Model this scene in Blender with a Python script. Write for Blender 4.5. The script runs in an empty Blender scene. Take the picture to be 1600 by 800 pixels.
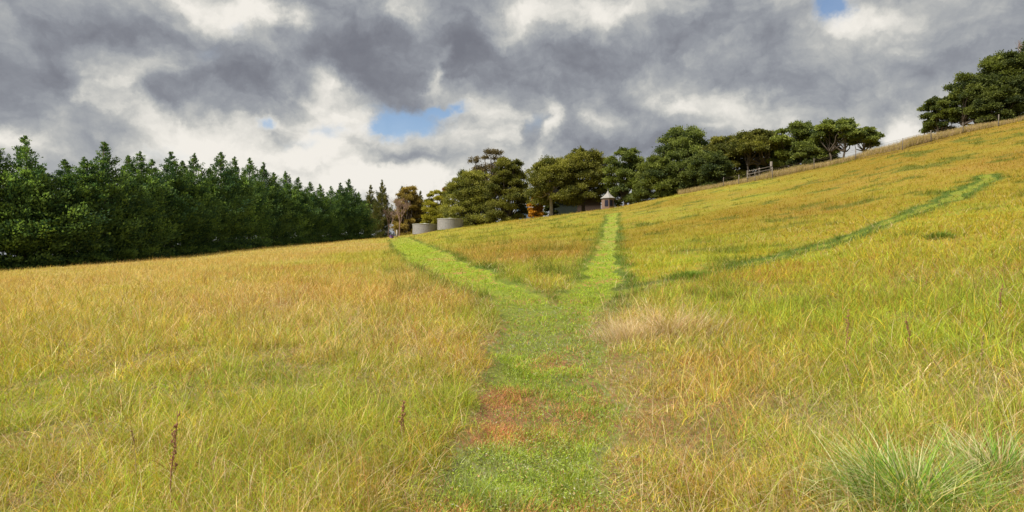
import bpy, math, random
import numpy as np

R = math.radians
sc = bpy.context.scene
col = sc.collection

# ---------------------------------------------------------------- camera
EYE = 1.6
cam_data = bpy.data.cameras.new('camera')
cam_data.sensor_width = 36.0
cam_data.lens = 22.5
cam_data.clip_start = 0.05
cam_data.clip_end = 12000
cam = bpy.data.objects.new('camera', cam_data)
cam.location = (0, 0, EYE)
cam.rotation_euler = (R(90), 0, 0)
col.objects.link(cam)
sc.camera = cam

# ---------------------------------------------------------------- exposure and light
sc.view_settings.view_transform = 'Standard'
sc.view_settings.look = 'None'
sc.view_settings.gamma = 1
sc.view_settings.use_curve_mapping = False
EXPO = 0.88
sc.view_settings.exposure = EXPO
SUN_EL, SUN_AZ = 50.0, -118.0          # azimuth from +Y, negative = left
SUN_STRENGTH = 4.0
sl = bpy.data.lights.new('sun', 'SUN')
sl.energy = SUN_STRENGTH
sl.angle = R(9)
sl.color = (1.0, 0.93, 0.80)
so = bpy.data.objects.new('sun', sl)
col.objects.link(so)
so.rotation_euler = (R(90 - SUN_EL), 0, R(180 - SUN_AZ))
WORLD_STRENGTH = 0.10

sc.cycles.max_bounces = 6
sc.cycles.diffuse_bounces = 3
sc.cycles.transmission_bounces = 3
sc.cycles.transparent_max_bounces = 6

world = bpy.data.worlds.new("World")
sc.world = world
world.use_nodes = True
wn = world.node_tree
wn.nodes.clear()
WL = wn.links


def wnode(t, **kw):
    n = wn.nodes.new(t)
    for k, v in kw.items():
        setattr(n, k, v)
    return n


def wmath(op, a, b=None, c=None, clamp=False):
    n = wn.nodes.new('ShaderNodeMath')
    n.operation = op
    n.use_clamp = clamp
    for i, s in enumerate((a, b, c)):
        if s is None:
            continue
        if isinstance(s, (int, float)):
            n.inputs[i].default_value = s
        else:
            WL.new(s, n.inputs[i])
    return n.outputs[0]


def build_sky():
    tc = wnode('ShaderNodeTexCoord')
    sep = wnode('ShaderNodeSeparateXYZ')
    WL.new(tc.outputs['Generated'], sep.inputs[0])
    az = wmath('ARCTAN2', sep.outputs[0], sep.outputs[1])
    el = wmath('ARCSINE', sep.outputs[2])
    # the direction on the layer the clouds lie in, for perspective-true noise
    zc = wmath('ADD', wmath('MAXIMUM', sep.outputs[2], 0.0), 0.16)
    qx = wmath('DIVIDE', sep.outputs[0], zc)
    qy = wmath('DIVIDE', sep.outputs[1], zc)
    q = wnode('ShaderNodeCombineXYZ')
    WL.new(qx, q.inputs[0]); WL.new(qy, q.inputs[1]); q.inputs[2].default_value = 3.7

    ae = wnode('ShaderNodeCombineXYZ')
    WL.new(az, ae.inputs[0]); WL.new(el, ae.inputs[1]); ae.inputs[2].default_value = 1.3

    def noise(vec, scale, detail, rough, dist=0.0, lac=2.0):
        n = wnode('ShaderNodeTexNoise')
        n.inputs['Scale'].default_value = scale
        n.inputs['Detail'].default_value = detail
        n.inputs['Roughness'].default_value = rough
        n.inputs['Distortion'].default_value = dist
        n.inputs['Lacunarity'].default_value = lac
        WL.new(vec, n.inputs['Vector'])
        return n
    warp = noise(ae.outputs[0], 8.0, 9, 0.60)
    wv = wnode('ShaderNodeVectorMath', operation='SUBTRACT')
    WL.new(warp.outputs['Color'], wv.inputs[0]); wv.inputs[1].default_value = (.5, .5, .5)
    wv2 = wnode('ShaderNodeVectorMath', operation='MULTIPLY_ADD')
    WL.new(wv.outputs[0], wv2.inputs[0]); wv2.inputs[1].default_value = (.19, .12, 0)
    WL.new(ae.outputs[0], wv2.inputs[2])
    P = wv2.outputs[0]

    def blob(u, v, ru, rv, rot=0):
        du = (u - 800) / 1000.0
        dv = (400 - v) / 1000.0
        a = math.atan(du)
        e = math.atan(dv / math.sqrt(1 + du * du))
        sc_a = 1.0 / (1 + du * du)
        sc_e = 1.0 / math.sqrt(1 + du * du)
        m = wnode('ShaderNodeMapping', vector_type='TEXTURE')
        m.inputs['Location'].default_value = (a, e, 1.3)
        m.inputs['Rotation'].default_value = (0, 0, R(rot))
        m.inputs['Scale'].default_value = (ru / 1000 * sc_a, rv / 1000 * sc_e, 1)
        WL.new(P, m.inputs['Vector'])
        d = wnode('ShaderNodeVectorMath', operation='DOT_PRODUCT')
        WL.new(m.outputs[0], d.inputs[0]); WL.new(m.outputs[0], d.inputs[1])
        return wmath('EXPONENT', wmath('MULTIPLY', d.outputs['Value'], -1.0))

    B = [
        # dark cloud bellies
        (110, 55, 170, 95, -.36), (210, 60, 55, 60, -.20), (60, 185, 150, 45, -.20), (150, 215, 90, 28, -.18),
        (340, 112, 95, 45, -.62), (440, 120, 50, 30, -.30), (560, 45, 110, 60, -.62), (600, 125, 60, 50, -.40),
        (725, 40, 60, 60, -.55), (800, 105, 130, 50, -.42),
        (960, 85, 200, 42, -.42), (1130, 50, 130, 75, -.34),
        (890, 225, 130, 30, -.36), (815, 205, 22, 34, -.45), (1050, 225, 130, 26, -.22),
        (1340, 110, 210, 70, -.20), (1500, 60, 150, 90, -.22), (1200, 130, 110, 40, -.15),
        (240, 150, 45, 16, -.35), (370, 170, 40, 22, -.40), (455, 228, 36, 14, -.45), (655, 255, 60, 13, -.45),
        (490, 265, 60, 10, -.30), (215, 240, 70, 14, -.25),
        (700, 235, 30, 10, -.2),
        # sunlit cloud
        (330, 22, 100, 36, .55), (430, 30, 60, 30, .42), (640, 22, 34, 30, .42), (170, 130, 80, 34, .46, 20), (230, 100, 50, 20, .35),
        (490, 125, 50, 30, .40), (540, 165, 60, 40, .45), (470, 215, 110, 40, .38), (300, 205, 120, 30, .28), (180, 165, 60, 18, .3),
        (692, 112, 14, 30, .45), (700, 222, 110, 36, .38), (600, 275, 190, 26, .42), (770, 170, 60, 30, .30),
        (870, 28, 90, 28, .52), (1000, 25, 60, 20, .38), (1075, 150, 130, 20, .40, -12), (930, 188, 30, 16, .38),
        (1390, 28, 80, 30, .42), (1400, 200, 90, 50, .36), (1160, 188, 60, 16, .22),
        (842, 195, 18, 40, .5), (30, 225, 60, 14, .3),
        (380, 255, 260, 30, .22), (620, 300, 220, 24, .2), (1390, 215, 60, 24, .2),
        (420, 215, 34, 10, -.30), (570, 235, 26, 9, -.28), (520, 148, 22, 12, -.28), (735, 190, 24, 9, -.2), (610, 262, 36, 8, -.25),
    ]
    acc = 0.595
    for b in B:
        e = blob(*b[:4], rot=(b[5] if len(b) > 5 else 0))
        acc = wmath('MULTIPLY_ADD', e, b[4] * (.66 if b[4] < 0 else 1.0), acc)
    n1 = noise(q.outputs[0], 1.0, 8, 0.52, 0.3)
    n2 = noise(ae.outputs[0], 11, 9, 0.57, 0.3)
    vo = wnode('ShaderNodeTexVoronoi', feature='SMOOTH_F1', normalize=True)
    vs = wnode('ShaderNodeVectorMath', operation='MULTIPLY')
    WL.new(P, vs.inputs[0]); vs.inputs[1].default_value = (1, 1.7, 1)
    WL.new(vs.outputs[0], vo.inputs['Vector'])
    vo.inputs['Scale'].default_value = 12; vo.inputs['Detail'].default_value = 4; vo.inputs['Roughness'].default_value = .55
    vo.inputs['Smoothness'].default_value = .25
    n3 = noise(P, 5.0, 5, 0.6, 0.0)
    acc = wmath('MULTIPLY_ADD', wmath('SUBTRACT', n1.outputs[0], .5), 0.60, acc)
    acc = wmath('MULTIPLY_ADD', wmath('SUBTRACT', n2.outputs[0], .5), 1.0, acc)
    acc = wmath('MULTIPLY_ADD', wmath('SUBTRACT', n3.outputs[0], .5), 0.35, acc)
    acc = wmath('MULTIPLY_ADD', wmath('SUBTRACT', .30, vo.outputs['Distance']), 1.45, acc)
    # brighter broken cloud overhead, round the hidden sun
    over = wnode('ShaderNodeMapRange')
    WL.new(el, over.inputs[0])
    over.inputs[1].default_value = R(27); over.inputs[2].default_value = R(55)
    over.inputs[3].default_value = 0; over.inputs[4].default_value = .30
    acc = wmath('ADD', acc, over.outputs[0])
    ramp = wnode('ShaderNodeValToRGB')
    cr = ramp.color_ramp
    cr.interpolation = 'B_SPLINE'
    stops = [(0.0, (.175, .182, .215)), (.22, (.225, .236, .270)), (.42, (.315, .335, .370)),
             (.62, (.46, .47, .465)), (.80, (.70, .685, .635)), (1.0, (.93, .89, .82))]
    while len(cr.elements) < len(stops):
        cr.elements.new(.5)
    for e, (p, c) in zip(cr.elements, stops):
        e.position = p; e.color = (*c, 1)
    WL.new(wmath('MULTIPLY_ADD', acc, .80, .095), ramp.inputs[0])
    # real blue sky in the holes
    sky = wnode('ShaderNodeTexSky', sky_type='NISHITA')
    sky.sun_disc = False
    sky.sun_elevation = R(SUN_EL)
    sky.sun_rotation = R(SUN_AZ)
    sky.altitude = 400
    sky.air_density = 1.0; sky.dust_density = 0.4; sky.ozone_density = 2.0
    hole = -0.10
    for b in [(640, 188, 60, 28, 1.15), (700, 168, 28, 10, .8), (405, 198, 22, 14, .75), (1290, 12, 42, 26, 1.0), (380, 50, 30, 20, .35), (500, 195, 36, 16, .5), (590, 195, 24, 14, .5), (300, 80, 60, 24, .30), (455, 228, 40, 16, .35), (250, 225, 60, 18, .25), (810, 200, 20, 30, .25)]:
        hole = wmath('MULTIPLY_ADD', blob(*b[:4]), b[4], hole)
    hole = wmath('MULTIPLY_ADD', wmath('SUBTRACT', n2.outputs[0], .5), 0.9, hole)
    hr = wnode('ShaderNodeMapRange', interpolation_type='SMOOTHSTEP')
    WL.new(hole, hr.inputs[0])
    hr.inputs[1].default_value = .05; hr.inputs[2].default_value = .80
    hr.inputs[3].default_value = 0; hr.inputs[4].default_value = .92
    k = 1.0 / WORLD_STRENGTH / (2 ** EXPO)
    cs = wnode('ShaderNodeVectorMath', operation='SCALE')
    WL.new(ramp.outputs[0], cs.inputs[0]); cs.inputs['Scale'].default_value = k
    skyc = wnode('ShaderNodeVectorMath', operation='SCALE')
    WL.new(sky.outputs[0], skyc.inputs[0]); skyc.inputs['Scale'].default_value = 0.72
    mix = wnode('ShaderNodeMix', data_type='RGBA')
    WL.new(hr.outputs[0], mix.inputs[0])
    WL.new(cs.outputs[0], mix.inputs[6]); WL.new(skyc.outputs[0], mix.inputs[7])
    bg = wnode('ShaderNodeBackground')
    bg.inputs[1].default_value = WORLD_STRENGTH
    WL.new(mix.outputs[2], bg.inputs[0])
    out = wnode('ShaderNodeOutputWorld')
    WL.new(bg.outputs[0], out.inputs[0])


build_sky()
world.cycles.sampling_method = 'MANUAL'
world.cycles.sample_map_resolution = 512

# ---------------------------------------------------------------- numpy noise
rng = np.random.default_rng(7)
_perm = np.random.default_rng(3).random((512, 512))


def vnoise(x, y, s):
    """value noise, about -1..1, feature size s metres"""
    X = np.asarray(x) / s + 1000.37; Y = np.asarray(y) / s + 1000.71
    xi = np.floor(X).astype(int); yi = np.floor(Y).astype(int)
    fx = X - xi; fy = Y - yi
    fx = fx * fx * (3 - 2 * fx); fy = fy * fy * (3 - 2 * fy)
    a = _perm[xi % 512, yi % 512]; b = _perm[(xi + 1) % 512, yi % 512]
    c = _perm[xi % 512, (yi + 1) % 512]; d = _perm[(xi + 1) % 512, (yi + 1) % 512]
    return 2 * ((a * (1 - fx) + b * fx) * (1 - fy) + (c * (1 - fx) + d * fx) * fy) - 1


def fbm(x, y, s, o=4):
    t = 0; a = .5
    for i in range(o):
        t = t + a * vnoise(x + 17.3 * i, y - 9.1 * i, s / 2 ** i)
        a *= .5
    return t


def sstep(a, b, x):
    t = np.clip((np.asarray(x, float) - a) / (b - a), 0, 1)
    return t * t * (3 - 2 * t)


# ---------------------------------------------------------------- terrain
# crest of the field by bearing: slope seen from the eye, distance along the view, profile exponent
T_U = np.array([-1.0, -.8, -.5, -.3, -.2, -.11, 0, .16, .26, .4, .53, .62, .8, 1.0])
T_SL = np.array([-.035, -.022, .002, .021, .029, .042, .057, .078, .100, .127, .154, .182, .220, .250])
T_Y = np.array([50, 62, 88, 126, 150, 126, 111, 102, 100, 91, 84, 80, 76, 74])
_th = np.degrees(np.arctan(T_U))
C_T = np.concatenate([[-180, -100, -70], _th, [65, 100, 180]])
C_R = np.concatenate([[60, 60, 60], T_Y * np.sqrt(1 + T_U ** 2), [100, 80, 60]])
C_Z = np.concatenate([[-3.5, -3.5, -2.5], EYE + T_SL * T_Y, [22, 14, -3.5]])
C_P = np.interp(C_T, [-60, -20, -5, 8, 60], [1.0, 1.05, 1.25, 1.45, 1.5])


def height(x, y):
    x = np.asarray(x, float); y = np.asarray(y, float)
    r = np.sqrt(x * x + y * y) + 1e-6
    th = np.degrees(np.arctan2(x, y))
    rc = np.interp(th, C_T, C_R)
    w = 2.5
    d = w * np.logaddexp(0, (r - rc) / w)
    k = np.maximum(r - d, 0) / rc
    z = np.interp(th, C_T, C_Z) * k ** np.interp(th, C_T, C_P)
    z = z - 14 * (1 - np.exp(-.05 * d / 14)) * sstep(-16, -6, th)
    z = z + .10 * fbm(x, y, 9, 3) * sstep(3, 12, r) + .03 * fbm(x + 50, y, 1.6, 2)
    return z


def P2G(u, v):
    """the ground point the photo shows at (u, v)"""
    dx = (u - 800) / 1000.0; dz = (400 - v) / 1000.0
    ys = np.geomspace(1.0, 260, 4000)
    g = height(dx * ys, ys) - (EYE + dz * ys)
    i = np.argmax(g >= 0)
    if g[i] < 0:
        return None
    return dx * ys[i], ys[i]


def poly_world(pts):
    out = []
    for p in pts:
        g = P2G(p[0], p[1])
        if g is None:
            for k in range(1, 30):
                g = P2G(p[0], p[1] + k)
                if g: break
        out.append(g)
    return np.array(out)


def seg_dist(x, y, line, hw):
    """distance to a polyline minus its half width (interpolated), positive outside"""
    best = np.full(np.shape(x), 1e9)
    for i in range(len(line) - 1):
        ax, ay = line[i]; bx, by = line[i + 1]
        dx, dy = bx - ax, by - ay
        L = dx * dx + dy * dy + 1e-9
        t = np.clip(((x - ax) * dx + (y - ay) * dy) / L, 0, 1)
        d = np.hypot(x - ax - t * dx, y - ay - t * dy) - (hw[i] * (1 - t) + hw[i + 1] * t)
        best = np.minimum(best, d)
    return best


PATHS = []


def add_path(pts, hw=None):
    w = poly_world(pts)
    if hw is None:
        hw = [p[2] / 1000 * q[1] for p, q in zip(pts, w)]
    PATHS.append((w, hw))


# left branch, running back to the tanks, then the main path down to the camera
add_path([(622, 373, 13), (640, 385, 22), (668, 401, 31), (704, 420, 38), (748, 443, 40), (800, 462, 40), (850, 490, 62), (852, 530, 82), (845, 590, 100), (838, 660, 112), (828, 740, 140), (815, 800, 155)])
PATHS[-1] = (np.vstack([PATHS[-1][0], [[.0, 2.5], [.0, -6]]]), PATHS[-1][1] + [.62, .62])
# middle branch uphill to the house
add_path([(958, 334, 7), (950, 370, 11), (943, 410, 19), (934, 445, 29), (908, 472, 45), (870, 500, 50)])
# narrow right branch curling up the hill
add_path([(925, 462), (1000, 449), (1060, 440), (1160, 416), (1260, 391), (1350, 362), (1430, 332), (1490, 308), (1522, 290)],
         [.6, .30, .22, .20, .18, .20, .26, .34, .42])
add_path([(1522, 290), (1545, 281), (1538, 274)], [.42, .30, .12])


def path_d(x, y):
    d = np.full(np.shape(x), 1e9)
    for l, hw in PATHS:
        d = np.minimum(d, seg_dist(x, y, l, hw))
    return d + .26 * vnoise(x, y, 1.4) * np.clip(np.hypot(x, y) / 10, .8, 1) + .14 * vnoise(x, y, .35)


# the track edge below the fence on the crest
FENCE_PX = [(1060, 299), (1130, 286), (1207, 277), (1272, 262), (1337, 248), (1410, 233), (1455, 220), (1505, 207), (1560, 196), (1640, 180)]
FENCE = poly_world([(u, v + 1.5) for u, v in FENCE_PX])


def fence_d(x, y):
    return seg_dist(x, y, FENCE, [0] * len(FENCE))


# palette weights by place: green, gold, straw, red, pale
ANCH = [
    (100, 440, .10, .12, .58, .15, .05), (300, 410, .10, .10, .65, .15, 0), (550, 385, .10, .15, .52, .23, 0),
    (30, 480, .16, .30, .45, .06, .03), (100, 520, .26, .40, .25, .05, .04), (100, 600, .38, .38, .15, .04, .05),
    (350, 470, .15, .15, .50, .15, .05), (600, 450, .14, .25, .40, .21, 0), (690, 520, .18, .32, .22, .23, .05),
    (500, 520, .20, .22, .38, .12, .08), (300, 540, .28, .32, .25, .08, .07), (400, 600, .36, .34, .15, .07, .08),
    (600, 620, .34, .38, .17, .09, .02), (250, 760, .32, .34, .14, .08, .12), (550, 740, .30, .31, .17, .14, .08), (60, 740, .32, .36, .16, .06, .10),
    (780, 395, .16, .22, .20, .42, 0), (720, 385, .25, .30, .15, .30, 0), (850, 430, .42, .34, .12, .12, 0), (700, 366, .30, .50, .10, .10, 0), (850, 362, .36, .52, .02, .10, 0),
    (1050, 350, .34, .50, .04, .12, 0), (1100, 400, .42, .48, 0, .10, 0), (1250, 310, .20, .54, .04, .22, 0), (1350, 280, .30, .50, 0, .20, 0),
    (1150, 300, .22, .53, .05, .20, 0), (1500, 230, .15, .55, .05, .25, 0), (1580, 262, .14, .52, 0, .34, 0), (1450, 350, .30, .55, 0, .15, 0),
    (1300, 420, .40, .45, 0, .15, 0), (1500, 400, .35, .50, 0, .15, 0), (1550, 330, .25, .60, 0, .15, 0),
    (1150, 470, .66, .26, .03, .05, 0), (1400, 485, .62, .26, 0, .12, 0), (1560, 470, .50, .30, 0, .20, 0), (1250, 520, .5, .32, .08, .10, 0),
    (1000, 500, .18, .18, .26, .13, .25), (1000, 560, .25, .28, .25, .20, .02),
    (1200, 600, .33, .27, .22, .14, .04), (1000, 640, .25, .25, .27, .23, 0), (1350, 600, .35, .30, .20, .10, .05), (1500, 600, .35, .28, .20, .07, .10),
    (1100, 700, .33, .30, .25, .10, .02), (1450, 720, .45, .10, .25, .10, .10), (1000, 770, .28, .27, .20, .25, 0),
]
_A = np.array([[*P2G(a[0], a[1]), *a[2:]] for a in ANCH])
_Ath = np.arctan2(_A[:, 0], _A[:, 1]); _Alr = np.log(np.hypot(_A[:, 0], _A[:, 1]))
#                    lime, green, red, grey-green
PANCH = [(640, 388, .60, .35, .05, 0), (700, 425, .45, .45, .10, 0), (800, 460, .5, .45, .05, 0), (935, 445, .5, .45, .05, 0), (950, 370, .30, .5, .12, .08),
         (860, 500, .35, .45, .12, .08), (850, 540, .25, .45, .12, .18), (780, 560, .5, .4, .1, 0), (840, 640, .10, .12, .76, .02), (890, 610, .2, .4, .3, .1), (760, 612, .15, .2, .6, .05),
         (800, 720, .30, .30, .05, .35), (880, 700, .45, .30, .05, .2), (850, 780, .2, .25, .45, .1), (700, 780, .2, .3, .45, .05), (1300, 380, .25, .75, 0, 0), (1520, 285, .25, .7, .05, 0), (1100, 430, .25, .75, 0, 0)]
_B = np.array([[*P2G(a[0], a[1]), *a[2:]] for a in PANCH])
_Bth = np.arctan2(_B[:, 0], _B[:, 1]); _Blr = np.log(np.hypot(_B[:, 0], _B[:, 1]))


def zone(x, y, A, Ath, Alr, st, sr):
    th = np.arctan2(x, np.maximum(y, .3)) + .03 * vnoise(x, y, 3.0)
    lr = np.log(np.hypot(x, y) + .3) + .06 * vnoise(x + 9, y, 2.5)
    n = np.zeros((len(x), A.shape[1] - 2)); w = np.full(len(x), 1e-9)
    for i in range(len(A)):
        g = np.exp(-((th - Ath[i]) / st) ** 2 - ((lr - Alr[i]) / sr) ** 2) + 1e-5 / ((th - Ath[i]) ** 2 + (lr - Alr[i]) ** 2 * .3 + .01)
        n += g[:, None] * A[i, 2:]; w += g
    return n / w[:, None]


# leaf colours (albedo): green, gold, straw, red, pale
PAL = np.array([(.320, .390, .045), (.460, .365, .038), (.580, .440, .180), (.440, .215, .080), (.700, .560, .370)])
PPAL = np.array([(.350, .430, .035), (.240, .335, .038), (.560, .260, .125), (.400, .450, .210)])


def pick_colour(x, y, onpath, r):
    wz = zone(x, y, _A, _Ath, _Alr, .085, .16)
    # patchiness on several scales, so no two square metres are alike
    dist = np.hypot(x, y)
    pd = path_d(x, y)
    n1 = fbm(x + 3, y * .8, 6.0, 4) ; n2 = fbm(x - 30, y + 11, 1.3, 3)
    n3 = fbm(x + 130, y * .7 + 11, 14.0, 4)
    wz[:, 0] *= np.exp(1.5 * n1 + 1.3 * n2)
    wz[:, 3] *= np.exp(-2.0 * n1 + 1.2 * n3 - .6 * n2)
    wz[:, 1] *= np.exp(-.6 * n2 + .8 * n3)
    near = sstep(14, 7, dist)
    n4 = fbm(x - 80, y + 31, .8, 3)
    wz[:, 3] *= 1 + near * (np.exp(3.0 * n4) - .6)
    wz[:, 4] = (wz[:, 4] + .03 * near) * np.exp(1.5 * n3 - 2.0 * n4 * near)
    wz[:, 3] *= 1 - .35 * sstep(12, 30, dist) * (x > -.1 * y)
    wz[:, 0] *= 1 + 5 * sstep(.45, .05, pd) * sstep(9, 16, dist)
    wz /= wz.sum(1)[:, None]
    c = np.cumsum(wz, 1)
    k = (r[:, None] > c).sum(1).clip(0, 4)
    # far blades stand for many: use the mean of the mix more
    pick = PAL[k]
    mean = wz @ PAL
    f = (.06 + .80 * sstep(8, 60, dist))[:, None]
    c1 = pick * (1 - f) + mean * f
    hill = sstep(14, 40, dist) * sstep(-.2, .1, x / np.maximum(y, 1))
    mot = (np.clip(.35 + 1.1 * fbm(x + 300, y * .6, 9, 5), 0, .9) * hill)[:, None]
    c1 = c1 * (1 - mot) + np.array([.350, .245, .030]) * mot
    spot = (sstep(.16, .42, fbm(x - 410, y, 2.0, 4)) * sstep(11, 16, dist) * (x > -.2 * y) * .75)[:, None]
    c1 = c1 * (1 - spot) + np.array([.140, .185, .030]) * spot
    c1 = c1 * (1 - .16 * hill)[:, None]
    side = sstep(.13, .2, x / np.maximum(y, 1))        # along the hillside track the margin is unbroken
    lush_shade = ((.80 + .15 * side) * sstep(.75, .2, pd) * sstep(9, 16, dist) * np.clip(.7 + .3 * side + 1.2 * (1 - .6 * side) * fbm(x, y, 2.2, 2), 0, 1))[:, None]
    c1 = c1 * (1 - lush_shade) + np.array([.105, .165, .028]) * lush_shade  # dark green margin; long-grass shadow at the path edge is put into its colour
    bank = (.8 * np.exp(-((fence_d(x, y) - .9) / .55) ** 2) * (dist < 90) * (y > 20))[:, None]
    c1 = c1 * (1 - bank) + np.array([.165, .105, .030]) * bank
    wp = zone(x, y, _B, _Bth, _Blr, .06, .10)
    wp[:, 2] *= np.exp(4.0 * fbm(x, y + 40, .9, 3))
    wp[:, 1] *= np.exp(1.5 * fbm(x + 60, y, .8, 3))
    wp /= wp.sum(1)[:, None]
    c = np.cumsum(wp, 1)
    k = (r[:, None] > c).sum(1).clip(0, 3)
    c2 = PPAL[k] * (1 - f) + (wp @ PPAL) * f
    # the hillside track is hardly worn: dull olive turf
    th_ = sstep(.16, .30, x / np.maximum(y, 1)) * sstep(12, 18, dist)
    c2 = c2 * (1 - .5 * th_)[:, None] + np.array([.235, .235, .040]) * (.5 * th_)[:, None]
    return np.where(onpath[:, None], c2, c1)


# ---------------------------------------------------------------- mesh helpers
def np_mesh(name, verts, faces, smooth=False, attrs=None):
    """faces: int array (n, k)"""
    me = bpy.data.meshes.new(name)
    verts = np.ascontiguousarray(verts, np.float32); faces = np.ascontiguousarray(faces, np.int32)
    n, k = faces.shape
    me.vertices.add(len(verts)); me.vertices.foreach_set('co', verts.ravel())
    me.loops.add(n * k); me.loops.foreach_set('vertex_index', faces.ravel())
    me.polygons.add(n)
    me.polygons.foreach_set('loop_start', np.arange(0, n * k, k, dtype=np.int32))
    me.polygons.foreach_set('loop_total', np.full(n, k, np.int32))
    if smooth:
        me.polygons.foreach_set('use_smooth', np.ones(n, bool))
    me.update()
    for an, (tp, data) in (attrs or {}).items():
        a = me.attributes.new(an, tp, 'POINT')
        key = 'color' if 'COLOR' in tp else 'value'
        a.data.foreach_set(key, np.ascontiguousarray(data, np.float32).ravel())
    return me


def obj(name, me, mat=None, parent=None, loc=None):
    o = bpy.data.objects.new(name, me)
    if mat is not None and me is not None and len(me.materials) == 0:
        me.materials.append(mat)
    col.objects.link(o)
    if parent is not None:
        o.parent = parent
    if loc is not None:
        o.location = loc
    return o


def tag(o, label=None, cat=None, group=None, kind=None):
    if label: o['label'] = label
    if cat: o['category'] = cat
    if group: o['group'] = group
    if kind: o['kind'] = kind
    return o


def thing(name, loc, label, cat, group=None, rz=0):
    o = bpy.data.objects.new(name, None)
    o.empty_display_size = .3
    o.location = loc; o.rotation_euler = (0, 0, rz)
    col.objects.link(o)
    return tag(o, label, cat, group)


class MB:
    """collects quads / polygons for one mesh object"""
    def __init__(s):
        s.v = []; s.f = []; s.sm = []

    def add(s, v, f, smooth=False):
        o = len(s.v)
        s.v += [tuple(p) for p in v]
        s.f += [tuple(i + o for i in q) for q in f]
        s.sm += [smooth] * len(f)

    def box(s, x0, x1, y0, y1, z0, z1):
        v = [(x, y, z) for z in (z0, z1) for y in (y0, y1) for x in (x0, x1)]
        s.add(v, [(0, 2, 3, 1), (4, 5, 7, 6), (0, 1, 5, 4), (2, 6, 7, 3), (0, 4, 6, 2), (1, 3, 7, 5)])

    def tube(s, pts, rad, sides=6, cap=True):
        pts = np.asarray(pts, float); n = len(pts)
        rad = np.broadcast_to(rad, (n,))
        t = np.gradient(pts, axis=0)
        t /= np.linalg.norm(t, axis=1)[:, None] + 1e-9
        ref = np.array([0.31, .17, .93]) if abs(t[0][2]) < .8 else np.array([1., .1, 0])
        v = []
        for i in range(n):
            a = np.cross(t[i], ref); a /= np.linalg.norm(a) + 1e-9
            b = np.cross(t[i], a)
            for k in range(sides):
                an = 2 * math.pi * k / sides
                v.append(pts[i] + rad[i] * (math.cos(an) * a + math.sin(an) * b))
        f = [(i * sides + k, i * sides + (k + 1) % sides, (i + 1) * sides + (k + 1) % sides, (i + 1) * sides + k)
             for i in range(n - 1) for k in range(sides)]
        if cap:
            f += [tuple(range(sides))[::-1], tuple((n - 1) * sides + k for k in range(sides))]
        s.add(v, f, True)

    def lathe(s, prof, sides=32):
        v = []; n = len(prof)
        for r_, z in prof:
            for k in range(sides):
                a = 2 * math.pi * k / sides
                v.append((r_ * math.cos(a), r_ * math.sin(a), z))
        f = [(i * sides + k, i * sides + (k + 1) % sides, (i + 1) * sides + (k + 1) % sides, (i + 1) * sides + k)
             for i in range(n - 1) for k in range(sides)]
        s.add(v, f, False)

    def mesh(s, name):
        me = bpy.data.meshes.new(name)
        me.from_pydata(s.v, [], s.f)
        me.polygons.foreach_set('use_smooth', s.sm)
        me.update()
        return me

    def build(s, name, mat, parent=None, loc=None):
        return obj(name, s.mesh(name), mat, parent, loc)


# ---------------------------------------------------------------- materials
def mat_base(name):
    m = bpy.data.materials.new(name)
    m.use_nodes = True
    nt = m.node_tree
    nt.nodes.clear()
    return m, nt, nt.nodes, nt.links


def leafy(name, attr='tint', rough=.75, trans=.35, tgain=(1.15, 1.25, .7), spec=.15):
    m, nt, N, L = mat_base(name)
    a = N.new('ShaderNodeAttribute'); a.attribute_name = attr
    p = N.new('ShaderNodeBsdfPrincipled')
    p.inputs['Roughness'].default_value = rough
    p.inputs['Specular IOR Level'].default_value = spec
    L.new(a.outputs['Color'], p.inputs['Base Color'])
    t = N.new('ShaderNodeBsdfTranslucent')
    g = N.new('ShaderNodeVectorMath'); g.operation = 'MULTIPLY'
    L.new(a.outputs['Color'], g.inputs[0]); g.inputs[1].default_value = tgain
    L.new(g.outputs[0], t.inputs[0])
    mx = N.new('ShaderNodeMixShader'); mx.inputs[0].default_value = trans
    L.new(p.outputs[0], mx.inputs[1]); L.new(t.outputs[0], mx.inputs[2])
    o = N.new('ShaderNodeOutputMaterial')
    L.new(mx.outputs[0], o.inputs[0])
    return m


def plain(name, colr, rough=.8, metal=0., c2=None, scale=5., detail=5, bump=0., stretch=(1, 1, 1)):
    m, nt, N, L = mat_base(name)
    p = N.new('ShaderNodeBsdfPrincipled')
    p.inputs['Roughness'].default_value = rough
    p.inputs['Metallic'].default_value = metal
    tc = N.new('ShaderNodeTexCoord')
    mp = N.new('ShaderNodeMapping'); mp.inputs['Scale'].default_value = stretch
    L.new(tc.outputs['Object'], mp.inputs[0])
    n = N.new('ShaderNodeTexNoise'); n.inputs['Scale'].default_value = scale; n.inputs['Detail'].default_value = detail
    n.inputs['Roughness'].default_value = .65
    L.new(mp.outputs[0], n.inputs['Vector'])
    mx = N.new('ShaderNodeMix'); mx.data_type = 'RGBA'
    mr = N.new('ShaderNodeMapRange')
    mr.inputs[1].default_value = .33; mr.inputs[2].default_value = .67
    L.new(n.outputs[0], mr.inputs[0]); L.new(mr.outputs[0], mx.inputs[0])
    mx.inputs[6].default_value = (*colr, 1)
    mx.inputs[7].default_value = (*(c2 or tuple(c * .65 for c in colr)), 1)
    L.new(mx.outputs[2], p.inputs['Base Color'])
    if bump:
        b = N.new('ShaderNodeBump'); b.inputs['Strength'].default_value = bump; b.inputs['Distance'].default_value = .02
        L.new(n.outputs[0], b.inputs['Height']); L.new(b.outputs[0], p.inputs['Normal'])
    o = N.new('ShaderNodeOutputMaterial')
    L.new(p.outputs[0], o.inputs[0])
    return m


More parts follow.
